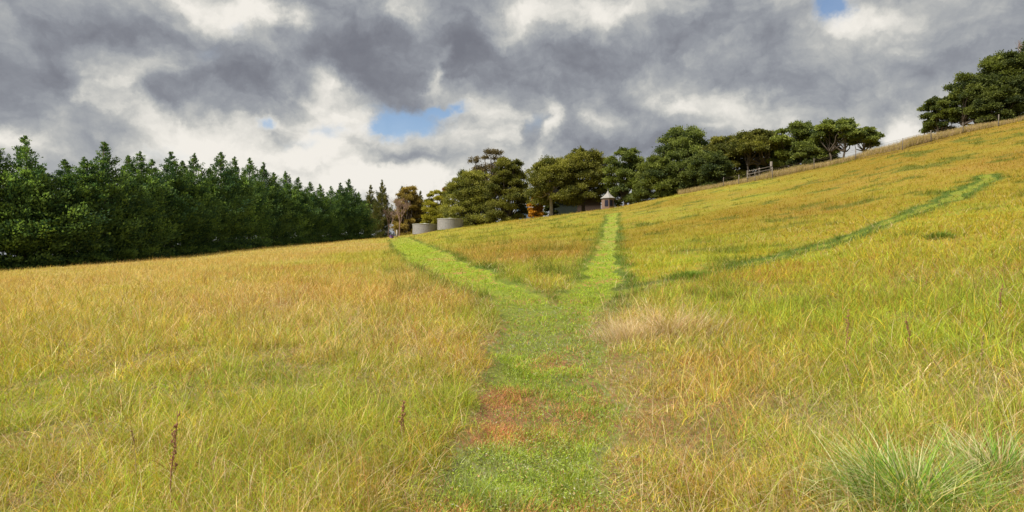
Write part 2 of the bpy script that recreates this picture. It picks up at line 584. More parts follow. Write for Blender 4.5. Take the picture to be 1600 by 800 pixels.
M = {}
M['grass'] = leafy('grass_blades', trans=.35)
M['leaf'] = leafy('tree_leaves', trans=.34, rough=.7, spec=.12)
M['bark'] = plain('grey_brown_bark', (.11, .085, .065), .9, 0, (.05, .04, .032), 9, 6, .6, (1, 1, .25))
M['pale_bark'] = plain('pale_bark', (.42, .38, .33), .85, 0, (.24, .20, .17), 6, 6, .4, (1, 1, .3))
M['twig'] = plain('bare_pink_brown_twigs', (.30, .20, .15), .9, 0, (.20, .13, .10), 6, 4, .2)
M['weathered'] = plain('weathered_grey_timber', (.17, .15, .13), .9, 0, (.13, .11, .09), 14, 6, .5, (1, 1, .15))
M['galv'] = plain('dull_galvanised_iron', (.34, .33, .33), .7, .1, (.25, .24, .25), 3, 6, .1)
M['tank_roof'] = plain('pale_zinc_roof', (.50, .51, .47), .7, .1, (.40, .41, .38), 2, 5, .1)
M['wire'] = plain('rusty_wire', (.16, .13, .11), .6, .6)
M['white_roof'] = plain('off_white_painted_roof', (.28, .27, .26), .8, 0, (.20, .19, .18), 3, 5, .1)
M['brick'] = plain('weathered_brick', (.20, .135, .105), .9, 0, (.14, .09, .07), 8, 6, .3)
M['green_wall'] = plain('dark_green_boards', (.018, .032, .025), .7, 0, (.012, .02, .016), 3, 5, .2, (8, 8, .4))
M['brown_wall'] = plain('brown_brick_wall', (.07, .045, .035), .9, 0, (.04, .025, .02), 8, 5, .2)
M['roof'] = plain('grey_iron_roof', (.20, .21, .22), .55, .2, (.13, .135, .14), 4, 5, .1)
M['dark_glass'] = plain('dark_window_glass', (.012, .013, .03), .15, 0, (.02, .02, .035))
M['blue_paint'] = plain('faded_blue_paint', (.12, .21, .34), .7, 0, (.09, .15, .25), 4, 5, .1)
M['purple'] = plain('faded_purple_plastic', (.20, .09, .30), .6, 0, (.13, .07, .2), 4, 4)
M['dock'] = plain('rust_brown_seed_heads', (.34, .17, .09), .9, 0, (.2, .09, .05), 40, 4, .2)
M['stalk'] = plain('straw_stalk', (.44, .32, .16), .8, 0, (.3, .2, .1), 30, 4)

# ---------------------------------------------------------------- ground sheet
def build_ground():
    ths = np.concatenate([np.linspace(-180, -52, 65)[:-1], np.linspace(-52, 52, 821)[:-1], np.linspace(52, 180, 65)])
    ths = ths[:-1]
    rs = np.concatenate([np.geomspace(.4, 3, 14)[:-1], np.geomspace(3, 170, 420)[:-1], np.geomspace(170, 9000, 46)])
    th = np.radians(ths)
    TH, RR = np.meshgrid(th, rs)
    x = (RR * np.sin(TH)).ravel(); y = (RR * np.cos(TH)).ravel()
    z = height(x, y)
    far = sstep(500, 2500, np.hypot(x, y))
    z = z * (1 - far) + (-12) * far
    pd = path_d(x, y)
    z = z - .05 * sstep(.1, -.2, pd) * sstep(200, 90, np.hypot(x, y))
    # bank: the ground steps up a little past the fence
    V = np.stack([x, y, z], 1)
    V = np.vstack([V, [[0, 0, height(0., 0.)]]])
    nt_, nr = len(th), len(rs)
    j, i = np.meshgrid(np.arange(nr - 1), np.arange(nt_), indexing='ij')
    a = j * nt_ + i; b = j * nt_ + (i + 1) % nt_
    Fq = np.stack([a.ravel(), b.ravel(), (b + nt_).ravel(), (a + nt_).ravel()], 1)
    c = len(V) - 1
    # centre fan as quads with a doubled index is degenerate; use a tiny inner ring instead
    Ft = [(c, (k + 1) % nt_, k) for k in range(nt_)]
    xx = V[:, 0]; yy = V[:, 1]
    onp = path_d(xx, yy) < 0
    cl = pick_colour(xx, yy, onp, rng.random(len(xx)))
    wz = cl * .62
    rr = np.hypot(xx, yy)
    soil = np.array([.085, .060, .038])
    f = (.55 * sstep(25, 8, rr))[:, None]
    wz = wz * (1 - f) + soil * f
    farc = sstep(110, 200, rr)[:, None]
    wz = wz * (1 - farc) + np.array([.11, .11, .045]) * farc
    colr = np.concatenate([wz, np.ones((len(wz), 1))], 1)
    me = np_mesh('ground', V, Fq[:, ::-1], True, {'tint': ('FLOAT_COLOR', colr)})
    m, nt, N, L = mat_base('thatch_and_soil')
    at = N.new('ShaderNodeAttribute'); at.attribute_name = 'tint'
    p = N.new('ShaderNodeBsdfPrincipled'); p.inputs['Roughness'].default_value = .95
    p.inputs['Specular IOR Level'].default_value = .1
    g = N.new('ShaderNodeNewGeometry')
    n = N.new('ShaderNodeTexNoise'); n.inputs['Scale'].default_value = 9; n.inputs['Detail'].default_value = 8
    n.inputs['Roughness'].default_value = .7
    L.new(g.outputs['Position'], n.inputs['Vector'])
    mr = N.new('ShaderNodeMapRange'); mr.inputs[1].default_value = .3; mr.inputs[2].default_value = .7
    mr.inputs[3].default_value = .6; mr.inputs[4].default_value = 1.35
    L.new(n.outputs[0], mr.inputs[0])
    s = N.new('ShaderNodeVectorMath'); s.operation = 'SCALE'
    L.new(at.outputs['Color'], s.inputs[0]); L.new(mr.outputs[0], s.inputs['Scale'])
    L.new(s.outputs[0], p.inputs['Base Color'])
    b = N.new('ShaderNodeBump'); b.inputs['Strength'].default_value = .8; b.inputs['Distance'].default_value = .05
    L.new(n.outputs[0], b.inputs['Height']); L.new(b.outputs[0], p.inputs['Normal'])
    o = N.new('ShaderNodeOutputMaterial'); L.new(p.outputs[0], o.inputs[0])
    tag(obj('ground', me, m), kind='structure')


build_ground()


# ---------------------------------------------------------------- grass
def blades(x, y, z, L, w, lean, ldir, curl, tint, tipt, segs, face=None):
    """curved tapering blades, one mesh; each blade is segs quads ending in a narrow tip"""
    n = len(x)
    ts = np.linspace(0, 1, segs + 1)
    if face is None:
        face = rng.random(n) * 2 * np.pi
    fx, fy = np.cos(face), np.sin(face)
    dx, dy = np.cos(ldir), np.sin(ldir)
    V = np.empty((n, segs + 1, 2, 3), np.float32)
    C = np.empty((n, segs + 1, 2, 4), np.float32); C[..., 3] = 1
    hx = np.zeros(n); hz = np.zeros(n); prev = 0
    for k, t in enumerate(ts):
        if k:
            tm = (t + prev) / 2; dt = t - prev
            ang = np.minimum(lean + curl * tm, 2.6)
            hx = hx + np.sin(ang) * dt * L
            hz = hz + np.cos(ang) * dt * L
        prev = t
        ww = w * (1 - t * .85) * .5 if segs > 1 else w * (1 - t * .8) * .5
        for s_, sg in ((0, -1), (1, 1)):
            V[:, k, s_, 0] = x + dx * hx + sg * ww * fx
            V[:, k, s_, 1] = y + dy * hx + sg * ww * fy
            V[:, k, s_, 2] = z + hz
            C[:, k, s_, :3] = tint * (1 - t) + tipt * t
    base = (np.arange(n) * (segs + 1) * 2)[:, None]
    F = []
    for k in range(segs):
        o = 2 * k
        F.append(base + np.array([o, o + 1, o + 3, o + 2]))
    F = np.concatenate(F, 0)
    return V.reshape(-1, 3), F, C.reshape(-1, 4)


def gather(parts):
    V = []; F = []; C = []; o = 0
    for v, f, c in parts:
        V.append(v); F.append(f + o); C.append(c); o += len(v)
    return np.concatenate(V), np.concatenate(F), np.concatenate(C)


def sample_field(n, y0, y1, um, seed):
    r = np.random.default_rng(seed)
    Y = np.exp(r.uniform(np.log(y0), np.log(y1), n))
    U = r.uniform(-um, um, n)
    return U * Y, Y


def crest_mask(x, y):
    th = np.degrees(np.arctan2(x, y))
    return np.hypot(x, y) < np.interp(th, C_T, C_R) + 6


def hedge_side(x, y):
    """metres in front of (right of) the windbreak line; negative behind it"""
    ax, ay = -50., 58.; bx, by = -35.5, 150.
    nx, ny = (by - ay), -(bx - ax)
    l = math.hypot(nx, ny)
    return ((x - ax) * nx + (y - ay) * ny) / l


GD = float(globals().get('GRASS_DENSITY', 1.0))


def tall_height(x, y):
    h = .33 + .08 * fbm(x, y, 5, 3) + .12 * fbm(x + 77, y, 1.1, 3)
    r = np.hypot(x, y)
    # the hillside right of the middle path is grazed lower
    th = np.degrees(np.arctan2(x, y))
    h *= 1 - .35 * sstep(4, 14, th) * sstep(9, 22, y)
    h *= 1 - .38 * sstep(14, 5, r)
    h *= 1 - .25 * sstep(25, 70, r)
    return np.clip(h, .12, .8)


def build_grass():
    for (nm, y0, y1, n, segs, um, seed) in (('meadow_grass', 1.7, 9, 560000, 4, 1.15, 11), ('meadow_grass', 9, 28, 420000, 3, 1.0, 12), ('meadow_grass', 28, 175, 760000, 2, .95, 13)):
        n = int(n * GD)
        nt = n // 16
        cx, cy = sample_field(nt, y0, y1, um, seed)
        ti = rng.integers(0, nt, n)
        sp = (.035 + .011 * cy[ti] ** .9) * np.exp(rng.normal(0, .3, nt))[ti]
        ox, oy = rng.normal(0, 1, n), rng.normal(0, 1, n)
        x, y = cx[ti] + ox * sp, cy[ti] + oy * sp
        pd = path_d(x, y)
        keep = (pd > 0) & crest_mask(x, y) & (hedge_side(x, y) > -1.5)
        # thinner where the sward opens up
        keep &= rng.random(n) < np.clip(.70 + 1.6 * fbm(x, y, .55, 3) + .4 * fbm(x, y, 2.5, 2), .12, 1)
        x, y, pd, ti, ox, oy = x[keep], y[keep], pd[keep], ti[keep], ox[keep], oy[keep]
        n = len(x)
        z = height(x, y) - .02
        r = np.hypot(x, y)
        tr_ = rng.random(nt)[ti]
        rr = np.where(rng.random(n) < .55, tr_, rng.random(n))
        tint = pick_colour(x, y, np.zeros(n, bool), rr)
        far_ = sstep(8, 50, r)
        br = (1 + rng.uniform(-.42, .42, n) * (1 - .5 * far_)) * np.exp(rng.normal(0, .16, nt)[ti] * (1 - .5 * far_))
        br *= 1 + .35 * np.clip(fbm(x + 9, y - 5, .38, 3), -.8, .8) * (1 - far_)
        br = br[:, None]
        tint = tint * br
        hue = rng.normal(0, .07, n)[:, None]
        tint = tint * (1 + hue * np.array([1, -.2, -.6]))
        h = tall_height(x, y) * rng.uniform(.4, 1.3, n) * np.exp(rng.normal(0, .28, nt))[ti]
        # the mown edge: crisp on the left, the right side only gradually grows tall
        ew = .22 + .9 * sstep(0, .5, x) * sstep(22, 10, y)
        h *= .30 + .70 * sstep(0, 1, pd / ew)
        h *= 1 + .5 * sstep(.16, .42, fbm(x - 410, y, 2.0, 4)) * sstep(11, 16, r) * (x > -.2 * y)
        fd = fence_d(x, y)
        h *= 1 + .3 * sstep(3, 1, fd)
        w = .0048 * rng.uniform(.6, 1.6, n) * np.maximum(1, (r / 6.0)) ** .84
        lay = rng.random(n) < .30                    # blades beaten flat
        lean = np.where(lay, rng.uniform(.8, 1.4, n), np.abs(rng.normal(.38, .28, n))); curl = np.abs(rng.normal(1.15, .85, n))
        ldir = np.arctan2(oy, ox) + rng.normal(0, .7, n)
        ldir = np.where(lay, rng.uniform(-3.14, 3.14, n), ldir)
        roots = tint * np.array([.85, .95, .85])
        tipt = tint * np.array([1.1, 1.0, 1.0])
        # the face of a far blade is turned so it is not lost edge-on
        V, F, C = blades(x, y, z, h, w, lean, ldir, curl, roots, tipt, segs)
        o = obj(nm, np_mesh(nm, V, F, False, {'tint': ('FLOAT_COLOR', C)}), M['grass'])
        zone_lab = {1.7: 'tangled green and straw meadow grass nearest the camera either side of the path',
                    9: 'golden meadow grass in the middle distance around the path fork',
                    28: 'far orange and yellow-green grass covering the hillside and field'}[y0]
        tag(o, zone_lab, 'grass', kind='stuff')

    # seed stems standing above the sward
    parts = []
    for (y0, y1, n, seed) in ((2.2, 9, 9000, 21), (9, 40, 26000, 22), (40, 150, 30000, 23)):
        n = int(n * GD)
        x, y = sample_field(n, y0, y1, 1.0, seed)
        pd = path_d(x, y)
        keep = (pd > .12) & crest_mask(x, y) & (hedge_side(x, y) > 0) & (rng.random(n) < .55 + 1.1 * fbm(x + 5, y, 3.5, 3))
        x, y, pd = x[keep], y[keep], pd[keep]; n = len(x)
        z = height(x, y); r = np.hypot(x, y)
        c = np.where(rng.random(n)[:, None] < .55, np.array([.52, .38, .17]), np.array([.42, .20, .08])) * rng.uniform(.7, 1.2, n)[:, None]
        h = tall_height(x, y) * rng.uniform(1.05, 1.65, n)
        parts.append(blades(x, y, z, h, .0024 * np.maximum(1, r / 7) ** .9, np.abs(rng.normal(.15, .18, n)), rng.uniform(-3.1, 3.1, n), np.abs(rng.normal(.5, .35, n)), c * .8, c, 3))
        # flower heads: short wide blades near the stem ends
        k = rng.random(n) < .5
        xs, ys, hs, cs, zs = x[k], y[k], h[k], c[k], z[k]
        m = len(xs)
    for (y0, y1, n, seed) in ((2.0, 9, 11000, 24), (9, 30, 16000, 25)):
        x, y = sample_field(n, y0, y1, 1.0, seed)
        keep = (path_d(x, y) > 0) & (rng.random(n) < .5 + 1.3 * fbm(x + 25, y, 1.8, 3))
        x, y = x[keep], y[keep]; n = len(x); r = np.hypot(x, y)
        c = np.where(rng.random(n)[:, None] < .6, np.array([.70, .56, .34]), np.array([.50, .27, .15])) * rng.uniform(.7, 1.15, n)[:, None]
        parts.append(blades(x, y, height(x, y) + tall_height(x, y) * .2, tall_height(x, y) * rng.uniform(1.0, 2.0, n), .0036 * np.maximum(1, r / 6) ** .9,
                            rng.uniform(.2, 1.1, n), rng.uniform(-3.1, 3.1, n), rng.uniform(.6, 1.9, n), c * .8, c, 3))
    V, F, C = gather(parts)
    tag(obj('seed_stems', np_mesh('seed_stems', V, F, False, {'tint': ('FLOAT_COLOR', C)}), M['grass']),
        'thin straw and russet seed stems rising above the meadow grass', 'grass', kind='stuff')

    # short trodden turf on the mown paths
    parts = []
    for (y0, y1, n, seed, segs) in ((1.7, 9, 420000, 31, 2), (9, 30, 260000, 32, 2), (30, 150, 330000, 33, 1)):
        n = int(n * GD)
        um = .55 if y0 < 9 else .9
        x, y = sample_field(n, y0, y1, um, seed)
        pd = path_d(x, y)
        keep = (pd < .12) & (rng.random(n) < np.clip(.80 + 1.5 * fbm(x, y, .45, 4), .06, 1))
        x, y = x[keep], y[keep]; n = len(x)
        z = height(x, y) - .05; r = np.hypot(x, y)
        tint = pick_colour(x, y, np.ones(n, bool), rng.random(n)) * rng.uniform(.65, 1.35, n)[:, None] * np.exp(.45 * fbm(x, y, .22, 2))[:, None]
        h = (.055 + .075 * fbm(x, y, .35, 3)).clip(.015, .2) * rng.uniform(.5, 1.5, n) * (1 + .6 * sstep(15, 60, r)) + .01
        w = .0045 * rng.uniform(.6, 1.5, n) * np.maximum(1, r / 5.0) ** .95
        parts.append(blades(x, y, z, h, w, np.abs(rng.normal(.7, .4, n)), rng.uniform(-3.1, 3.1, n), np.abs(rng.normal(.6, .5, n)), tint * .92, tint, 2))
    for (y0, y1, n, seed) in ((1.7, 9, 80000, 34), (9, 20, 26000, 35)):
        n = int(n * GD)
        x, y = sample_field(n, y0, y1, .5, seed)
        pt = fbm(x + 200, y, .55, 3)
        keep = (path_d(x, y) < .2) & (rng.random(n) < np.clip(.45 + 2.2 * pt, 0, 1))
        x, y = x[keep], y[keep]; n = len(x); r = np.hypot(x, y)
        c = np.array([(.34, .44, .05), (.36, .42, .12), (.24, .35, .06), (.50, .34, .16), (.50, .48, .36)])[rng.choice(5, n, p=[.36, .26, .2, .1, .08])] * rng.uniform(.7, 1.25, n)[:, None]
        parts.append(blades(x, y, height(x, y) - .03 + rng.uniform(0, .06, n), rng.uniform(.010, .026, n), .011 * np.maximum(1, r / 8), rng.uniform(.9, 1.5, n), rng.uniform(-3.1, 3.1, n), rng.uniform(0, .5, n), c, c, 2))
    V, F, C = gather(parts)
    tag(obj('path_turf', np_mesh('path_turf', V, F, False, {'tint': ('FLOAT_COLOR', C)}), M['grass']),
        'short bright green trodden grass covering the mown paths', 'grass', kind='stuff')

    # tall bleached grass along the crest fence
    n = int(42000 * GD)
    t = rng.uniform(0, 1, n) * (len(FENCE) - 1.001)
    i = t.astype(int); f = (t - i)[:, None]
    p = FENCE[i] * (1 - f) + FENCE[i + 1] * f
    d = p / np.linalg.norm(p, axis=1)[:, None]
    p = p + d * (rng.uniform(.3, 5.0, n))[:, None]
    x, y = p[:, 0], p[:, 1]
    z = height(x, y)
    c = np.where(rng.random(n)[:, None] < .6, np.array([.50, .37, .22]), np.array([.40, .32, .09])) * rng.uniform(.7, 1.2, n)[:, None]
    h = rng.uniform(.35, 1.0, n) * (.9 + .5 * fbm(x, y, 4, 2))
    V, F, C = blades(x, y, z, h, np.full(n, .035), np.abs(rng.normal(.15, .12, n)), rng.uniform(-3, 3, n), np.abs(rng.normal(.4, .3, n)), c * .8, c, 2)
    tag(obj('verge_grass', np_mesh('verge_grass', V, F, False, {'tint': ('FLOAT_COLOR', C)}), M['grass']),
        'tall bleached pinkish grass along the wire fence on the crest', 'grass', kind='stuff')


build_grass()


def clump(name, u, v, n, rad, hmin, hmax, w, cols, label, cat, lean=(.5, .25), curl=(.9, .4), seed=5, bias=0.0, flat=1.0, group=None):
    r = np.random.default_rng(seed)
    gx, gy = P2G(u, v)
    rr = rad * np.abs(r.normal(0, .55, n)) ; a = r.uniform(0, 2 * np.pi, n)
    x = gx + rr * np.cos(a); y = gy + rr * np.sin(a) * flat
    z = height(x, y) - height(gx, gy)
    c = np.array(cols)[r.integers(0, len(cols), n)] * r.uniform(.7, 1.25, n)[:, None]
    ld = a + r.normal(0, .8, n) + bias
    V, F, C = blades(x - gx, y - gy, z, r.uniform(hmin, hmax, n) * (.35 + .65 * np.exp(-(rr / rad) ** 2 * 1.2)) * np.exp(.8 * fbm(x, y, .5, 2)), w * r.uniform(.6, 1.4, n), np.abs(r.normal(lean[0], lean[1], n)), ld,
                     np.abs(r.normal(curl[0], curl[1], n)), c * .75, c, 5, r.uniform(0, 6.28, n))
    o = obj(name, np_mesh(name, V, F, False, {'tint': ('FLOAT_COLOR', C)}), M['grass'], loc=(gx, gy, float(height(gx, gy))))
    return tag(o, label, cat, group)


PALE = [(.76, .60, .40), (.70, .50, .33), (.80, .66, .48)]
clump('dry_grass_clump', 1045, 524, 1500, 1.25, .14, .56, .0085, PALE + [(.50, .30, .15), (.48, .40, .08), (.62, .46, .22)],
      'big bleached pinkish clump of dry grass right of the path fork', 'grass clump', (.45, .35), (1.1, .7), 41, 0, .6)
clump('dry_grass_clump', 975, 530, 700, .5, .18, .45, .006, PALE,
      'small bleached grass tuft at the path edge, left of the big pale clump', 'grass clump', (.35, .2), (.8, .4), 42)
GREENS = [(.12, .26, .03), (.22, .38, .05), (.36, .46, .15), (.56, .55, .30)]
clump('green_tussock', 1430, 800, 1500, .42, .35, .62, .0085, GREENS,
      'dark blue-green tussock of broad arching blades at the bottom right corner', 'grass tussock', (.55, .25), (1.1, .4), 43)
clump('green_tussock', 1560, 760, 1100, .36, .3, .55, .008, GREENS + PALE[:1],
      'smaller green tussock mixed with bleached blades at the right edge of the photo', 'grass tussock', (.5, .25), (1.1, .4), 44)
clump('green_tussock', 1080, 433, 900, .7, .15, .35, .02, [(.14, .23, .03), (.22, .30, .04)],
      'dark green tuft of grass on the narrow right-hand track nearest the fork', 'grass tussock', (.4, .2), (.8, .3), 45)
clump('green_tussock', 1470, 372, 420, .55, .15, .35, .03, [(.13, .2, .03), (.2, .28, .04)],
      'isolated dark green tuft of grass on the slope below the curled end of the track', 'grass tussock', (.4, .2), (.8, .3), 46)


# ---------------------------------------------------------------- tall weed stalks
def dock(u, v, h, label, seed, lean=0.0, mat='dock', heads=12, group='rusty dock stalks in the meadow'):
    r = random.Random(seed)
    gx, gy = P2G(u, v)
    t = thing('dock_stalk', (gx, gy, float(height(gx, gy)) - .02), label, 'weed', group, r.uniform(0, 6))
    b = MB()
    pts = [(lean * (k / 7) ** 1.6 + .008 * math.sin(k * 1.3 + seed), .01 * math.cos(k * 1.1), h * k / 7) for k in range(8)]
    b.tube(pts, np.linspace(.0055, .002, 8), 5)
    s = MB()
    for k in range(6):
        tz = .38 + .09 * k
        p0 = np.array([lean * tz ** 1.6, 0, h * tz]); a = r.uniform(0, 6.28)
        ln = h * (.16 - .018 * k)
        p1 = p0 + np.array([math.cos(a) * ln * .35, math.sin(a) * ln * .35, ln * .8])
        b.tube([p0, (p0 + p1) / 2 + np.array([math.cos(a) * .01, math.sin(a) * .01, 0]), p1], [.003, .0022, .0014], 4)
        for q in range(heads):
            f = r.uniform(.25, 1)
            c = p0 + (p1 - p0) * f + np.array([r.gauss(0, .007), r.gauss(0, .007), r.gauss(0, .005)])
            e = r.uniform(.003, .0065)
            v8 = [c + e * np.array(d) for d in ((1, 0, 0), (0, 1, 0), (-1, 0, 0), (0, -1, 0), (0, 0, 1.5), (0, 0, -1.2))]
            s.add(v8, [(0, 1, 4), (1, 2, 4), (2, 3, 4), (3, 0, 4), (1, 0, 5), (2, 1, 5), (3, 2, 5), (0, 3, 5)])
    for q in range(heads * 2):
        tz = r.uniform(.6, 1.0)
        c = np.array([lean * tz ** 1.6 + r.gauss(0, .008), r.gauss(0, .008), h * tz])
        e = r.uniform(.003, .0065)
        v8 = [c + e * np.array(d) for d in ((1, 0, 0), (0, 1, 0), (-1, 0, 0), (0, -1, 0), (0, 0, 1.5), (0, 0, -1.2))]
        s.add(v8, [(0, 1, 4), (1, 2, 4), (2, 3, 4), (3, 0, 4), (1, 0, 5), (2, 1, 5), (3, 2, 5), (0, 3, 5)])
    b.build('stem', M[mat], t)
    s.build('seed_head', M[mat], t)


dock(265, 800, .62, 'dark rusty dock stalk standing in the grass at the bottom left', 1, .05)
dock(1322, 565, .62, 'upright red-brown dock stalk on the right slope beyond the pale grass', 2, .03)
dock(1560, 505, .55, 'red-brown dock stalk near the right edge beside the dark green grass', 3, -.1)
dock(628, 700, .38, 'short rusty dock stalk in the green grass left of the path', 4, .05)
dock(1425, 560, .50, 'leaning rust-coloured dock stalk between the two upright ones on the right', 5, .16)


def seed_stem(u, v, h, lean, label, seed):
    r = random.Random(seed)
    gx, gy = P2G(u, v)
    t = thing('grass_stalk', (gx, gy, float(height(gx, gy)) - .02), label, 'grass stalk', 'long pale grass stalks at the front')
    b = MB()
    ks = np.linspace(0, 1, 9)
    pts = [(lean * k ** 1.8, .02 * math.sin(3 * k + seed), h * (k - .12 * abs(lean) * k * k)) for k in ks]
    b.tube(pts, np.linspace(.0032, .0014, 9), 5)
    b.build('stem', M['stalk'], t)
    s = MB()
    for q in range(40):
        k = r.uniform(.80, 1.0)
        p = np.array([lean * k ** 1.8, .02 * math.sin(3 * k + seed), h * (k - .12 * abs(lean) * k * k)])
        d = np.array([r.gauss(0, .008), r.gauss(0, .008), r.uniform(.008, .02)])
        s.tube([p, p + d], [.0022, .0008], 4)
    s.build('seed_head', M['stalk'], t)


seed_stem(1530, 690, .80, .02, 'tallest upright straw grass stalk near the right edge', 1)
seed_stem(1500, 660, .62, -.30, 'long straw stalk bending left over the grass at the right', 2)
seed_stem(1345, 690, .60, -.12, 'straw stalk above the right foreground grass, leaning slightly left', 3)
seed_stem(110, 590, .50, -.10, 'short pale straw stalk leaning left in the left-hand grass', 4)
seed_stem(215, 780, .45, -.05, 'thin straw stalk left of the dark dock stalk at bottom left', 5)


# ---------------------------------------------------------------- trees
def leaf_quads(P, D, size, aspect, cols, r):
    """diamond leaves at P pointing along D"""
    n = len(P)
    D = D / (np.linalg.norm(D, axis=1)[:, None] + 1e-9)
    rv = r.normal(size=(n, 3))
    S = np.cross(D, rv); S /= np.linalg.norm(S, axis=1)[:, None] + 1e-9
    sz = size[:, None]
    V = np.empty((n, 4, 3), np.float32)
    V[:, 0] = P; V[:, 2] = P + D * sz
    V[:, 1] = P + D * sz * .5 + S * sz * aspect
    V[:, 3] = P + D * sz * .5 - S * sz * aspect
    C = np.ones((n, 4, 4), np.float32); C[:, :, :3] = cols[:, None, :]
    return V.reshape(-1, 3), np.arange(n * 4).reshape(-1, 4), C.reshape(-1, 4)


def conifer_meshes(H, Rm, seed, colA, colB, fat=1.0):
    r = np.random.default_rng(seed)
    tr = MB()
    zz = np.linspace(0, H * .97, 9)
    wob = np.cumsum(r.normal(0, .05, (9, 2)), 0)
    tr.tube(np.column_stack([wob * np.linspace(0, 1, 9)[:, None], zz]), np.linspace(H * .016, .03, 9), 7)
    Ps = []; Ds = []; Cs = []; Ss = []
    z = -.7
    lob = r.uniform(0, 6.28, 4)
    while z < H * .985:
        t = z / H
        prof = min(1.0, 1.5 * (1 - t)) 
        nb = int(9 - 4 * t) + (6 if t < .08 else 0)
        for k in range(nb):
            a = r.uniform(0, 6.28)
            Lb = Rm * prof * r.uniform(.74, 1.08) * (1 + .12 * math.sin(2 * a + lob[0] + 3 * t) + .12 * math.sin(5 * t * 3 + lob[1] + a))
            if t > .72: Lb *= r.uniform(.6, 1.25)
            Lb = max(Lb, .10)
            if t < .10: Lb *= 1.0 - .8 * (.10 - t)
            zb = z + r.uniform(-.25, .25)
            rise = (r.uniform(.35, .9) if t < .5 else r.uniform(.5, 1.1)) if t > .09 else r.uniform(-.10, .25)
            dirh = np.array([math.cos(a), math.sin(a), 0])
            sg = np.linspace(0, 1, 5)
            pts = np.array([dirh * Lb * s + np.array([0, 0, zb + Lb * (rise * s * s - .12 * s)]) for s in sg])
            if t > .3 and r.random() < .35:
                tr.tube(pts[:4], np.linspace(.035, .012, 4) * (1 - .4 * t), 4, False)
            n = int(36 + 85 * Lb / Rm)
            s = r.uniform(.25, 1.0, n) ** .75
            base = dirh[None] * (Lb * s)[:, None]
            base[:, 2] = zb + Lb * (rise * s * s - .12 * s)
            spread = (.05 + .16 * Lb * (1.05 - s * .7))[:, None]
            off = r.normal(size=(n, 3)) * spread * np.array([1, 1, .55])
            P = base + off
            D = dirh[None] * .6 + off / (spread + .05) * .4 + np.array([0, 0, .95]) + r.normal(size=(n, 3)) * .33
            bc = np.clip(r.normal(.42, .42), -.1, 1.35)
            m = np.clip(bc + r.normal(0, .22, n), 0, 1.4)[:, None]
            C = (colA * (1 - m) + colB * m) * r.uniform(.75, 1.3, n)[:, None]
            Ps.append(P); Ds.append(D); Cs.append(C); Ss.append(r.uniform(.17, .36, n) * (1 - .55 * max(0, t - .6) / .4))
        z += .30 + .12 * (1 - t)
    # secondary leaders near the top make the ragged, spired outline
    for q in range(r.integers(0, 3)):
        a = r.uniform(0, 6.28); d = r.uniform(.3, .55) * Rm; hb = H * r.uniform(.50, .62); ht = H * r.uniform(.72, .86)
        n = 420
        f = r.random(n) ** .8
        rad_ = (1.0 * (1 - f) ** 1.1 + .03) * r.random(n) ** .5 * (1 + .3 * np.sin(f * 22 + q))
        an = r.uniform(0, 6.28, n)
        Ps.append(np.column_stack([math.cos(a) * d + rad_ * np.cos(an), math.sin(a) * d + rad_ * np.sin(an), hb + (ht - hb) * f]))
        Ds.append(np.column_stack([np.cos(an), np.sin(an), r.uniform(.3, 1.2, n)])); Ss.append(r.uniform(.14, .30, n) * (1.1 - .5 * f))
        m = np.clip(r.normal(.5, .3, n), 0, 1)[:, None]; Cs.append(colA * (1 - m) + colB * m)
    n = 40
    tz = r.uniform(H * .95, H * 1.0, n)
    Ps.append(np.column_stack([r.normal(0, .04, n), r.normal(0, .04, n), tz])); Ds.append(np.column_stack([r.normal(0, .3, n), r.normal(0, .3, n), np.ones(n)]))
    Cs.append(np.tile((colA + colB) / 2, (n, 1))); Ss.append(np.full(n, .16))
    P = np.concatenate(Ps); D = np.concatenate(Ds); C = np.concatenate(Cs); S = np.concatenate(Ss)
    V, F, CC = leaf_quads(P, D, S, .26, C, r)
    return tr.mesh('trunk'), np_mesh('crown', V, F, False, {'tint': ('FLOAT_COLOR', CC)})


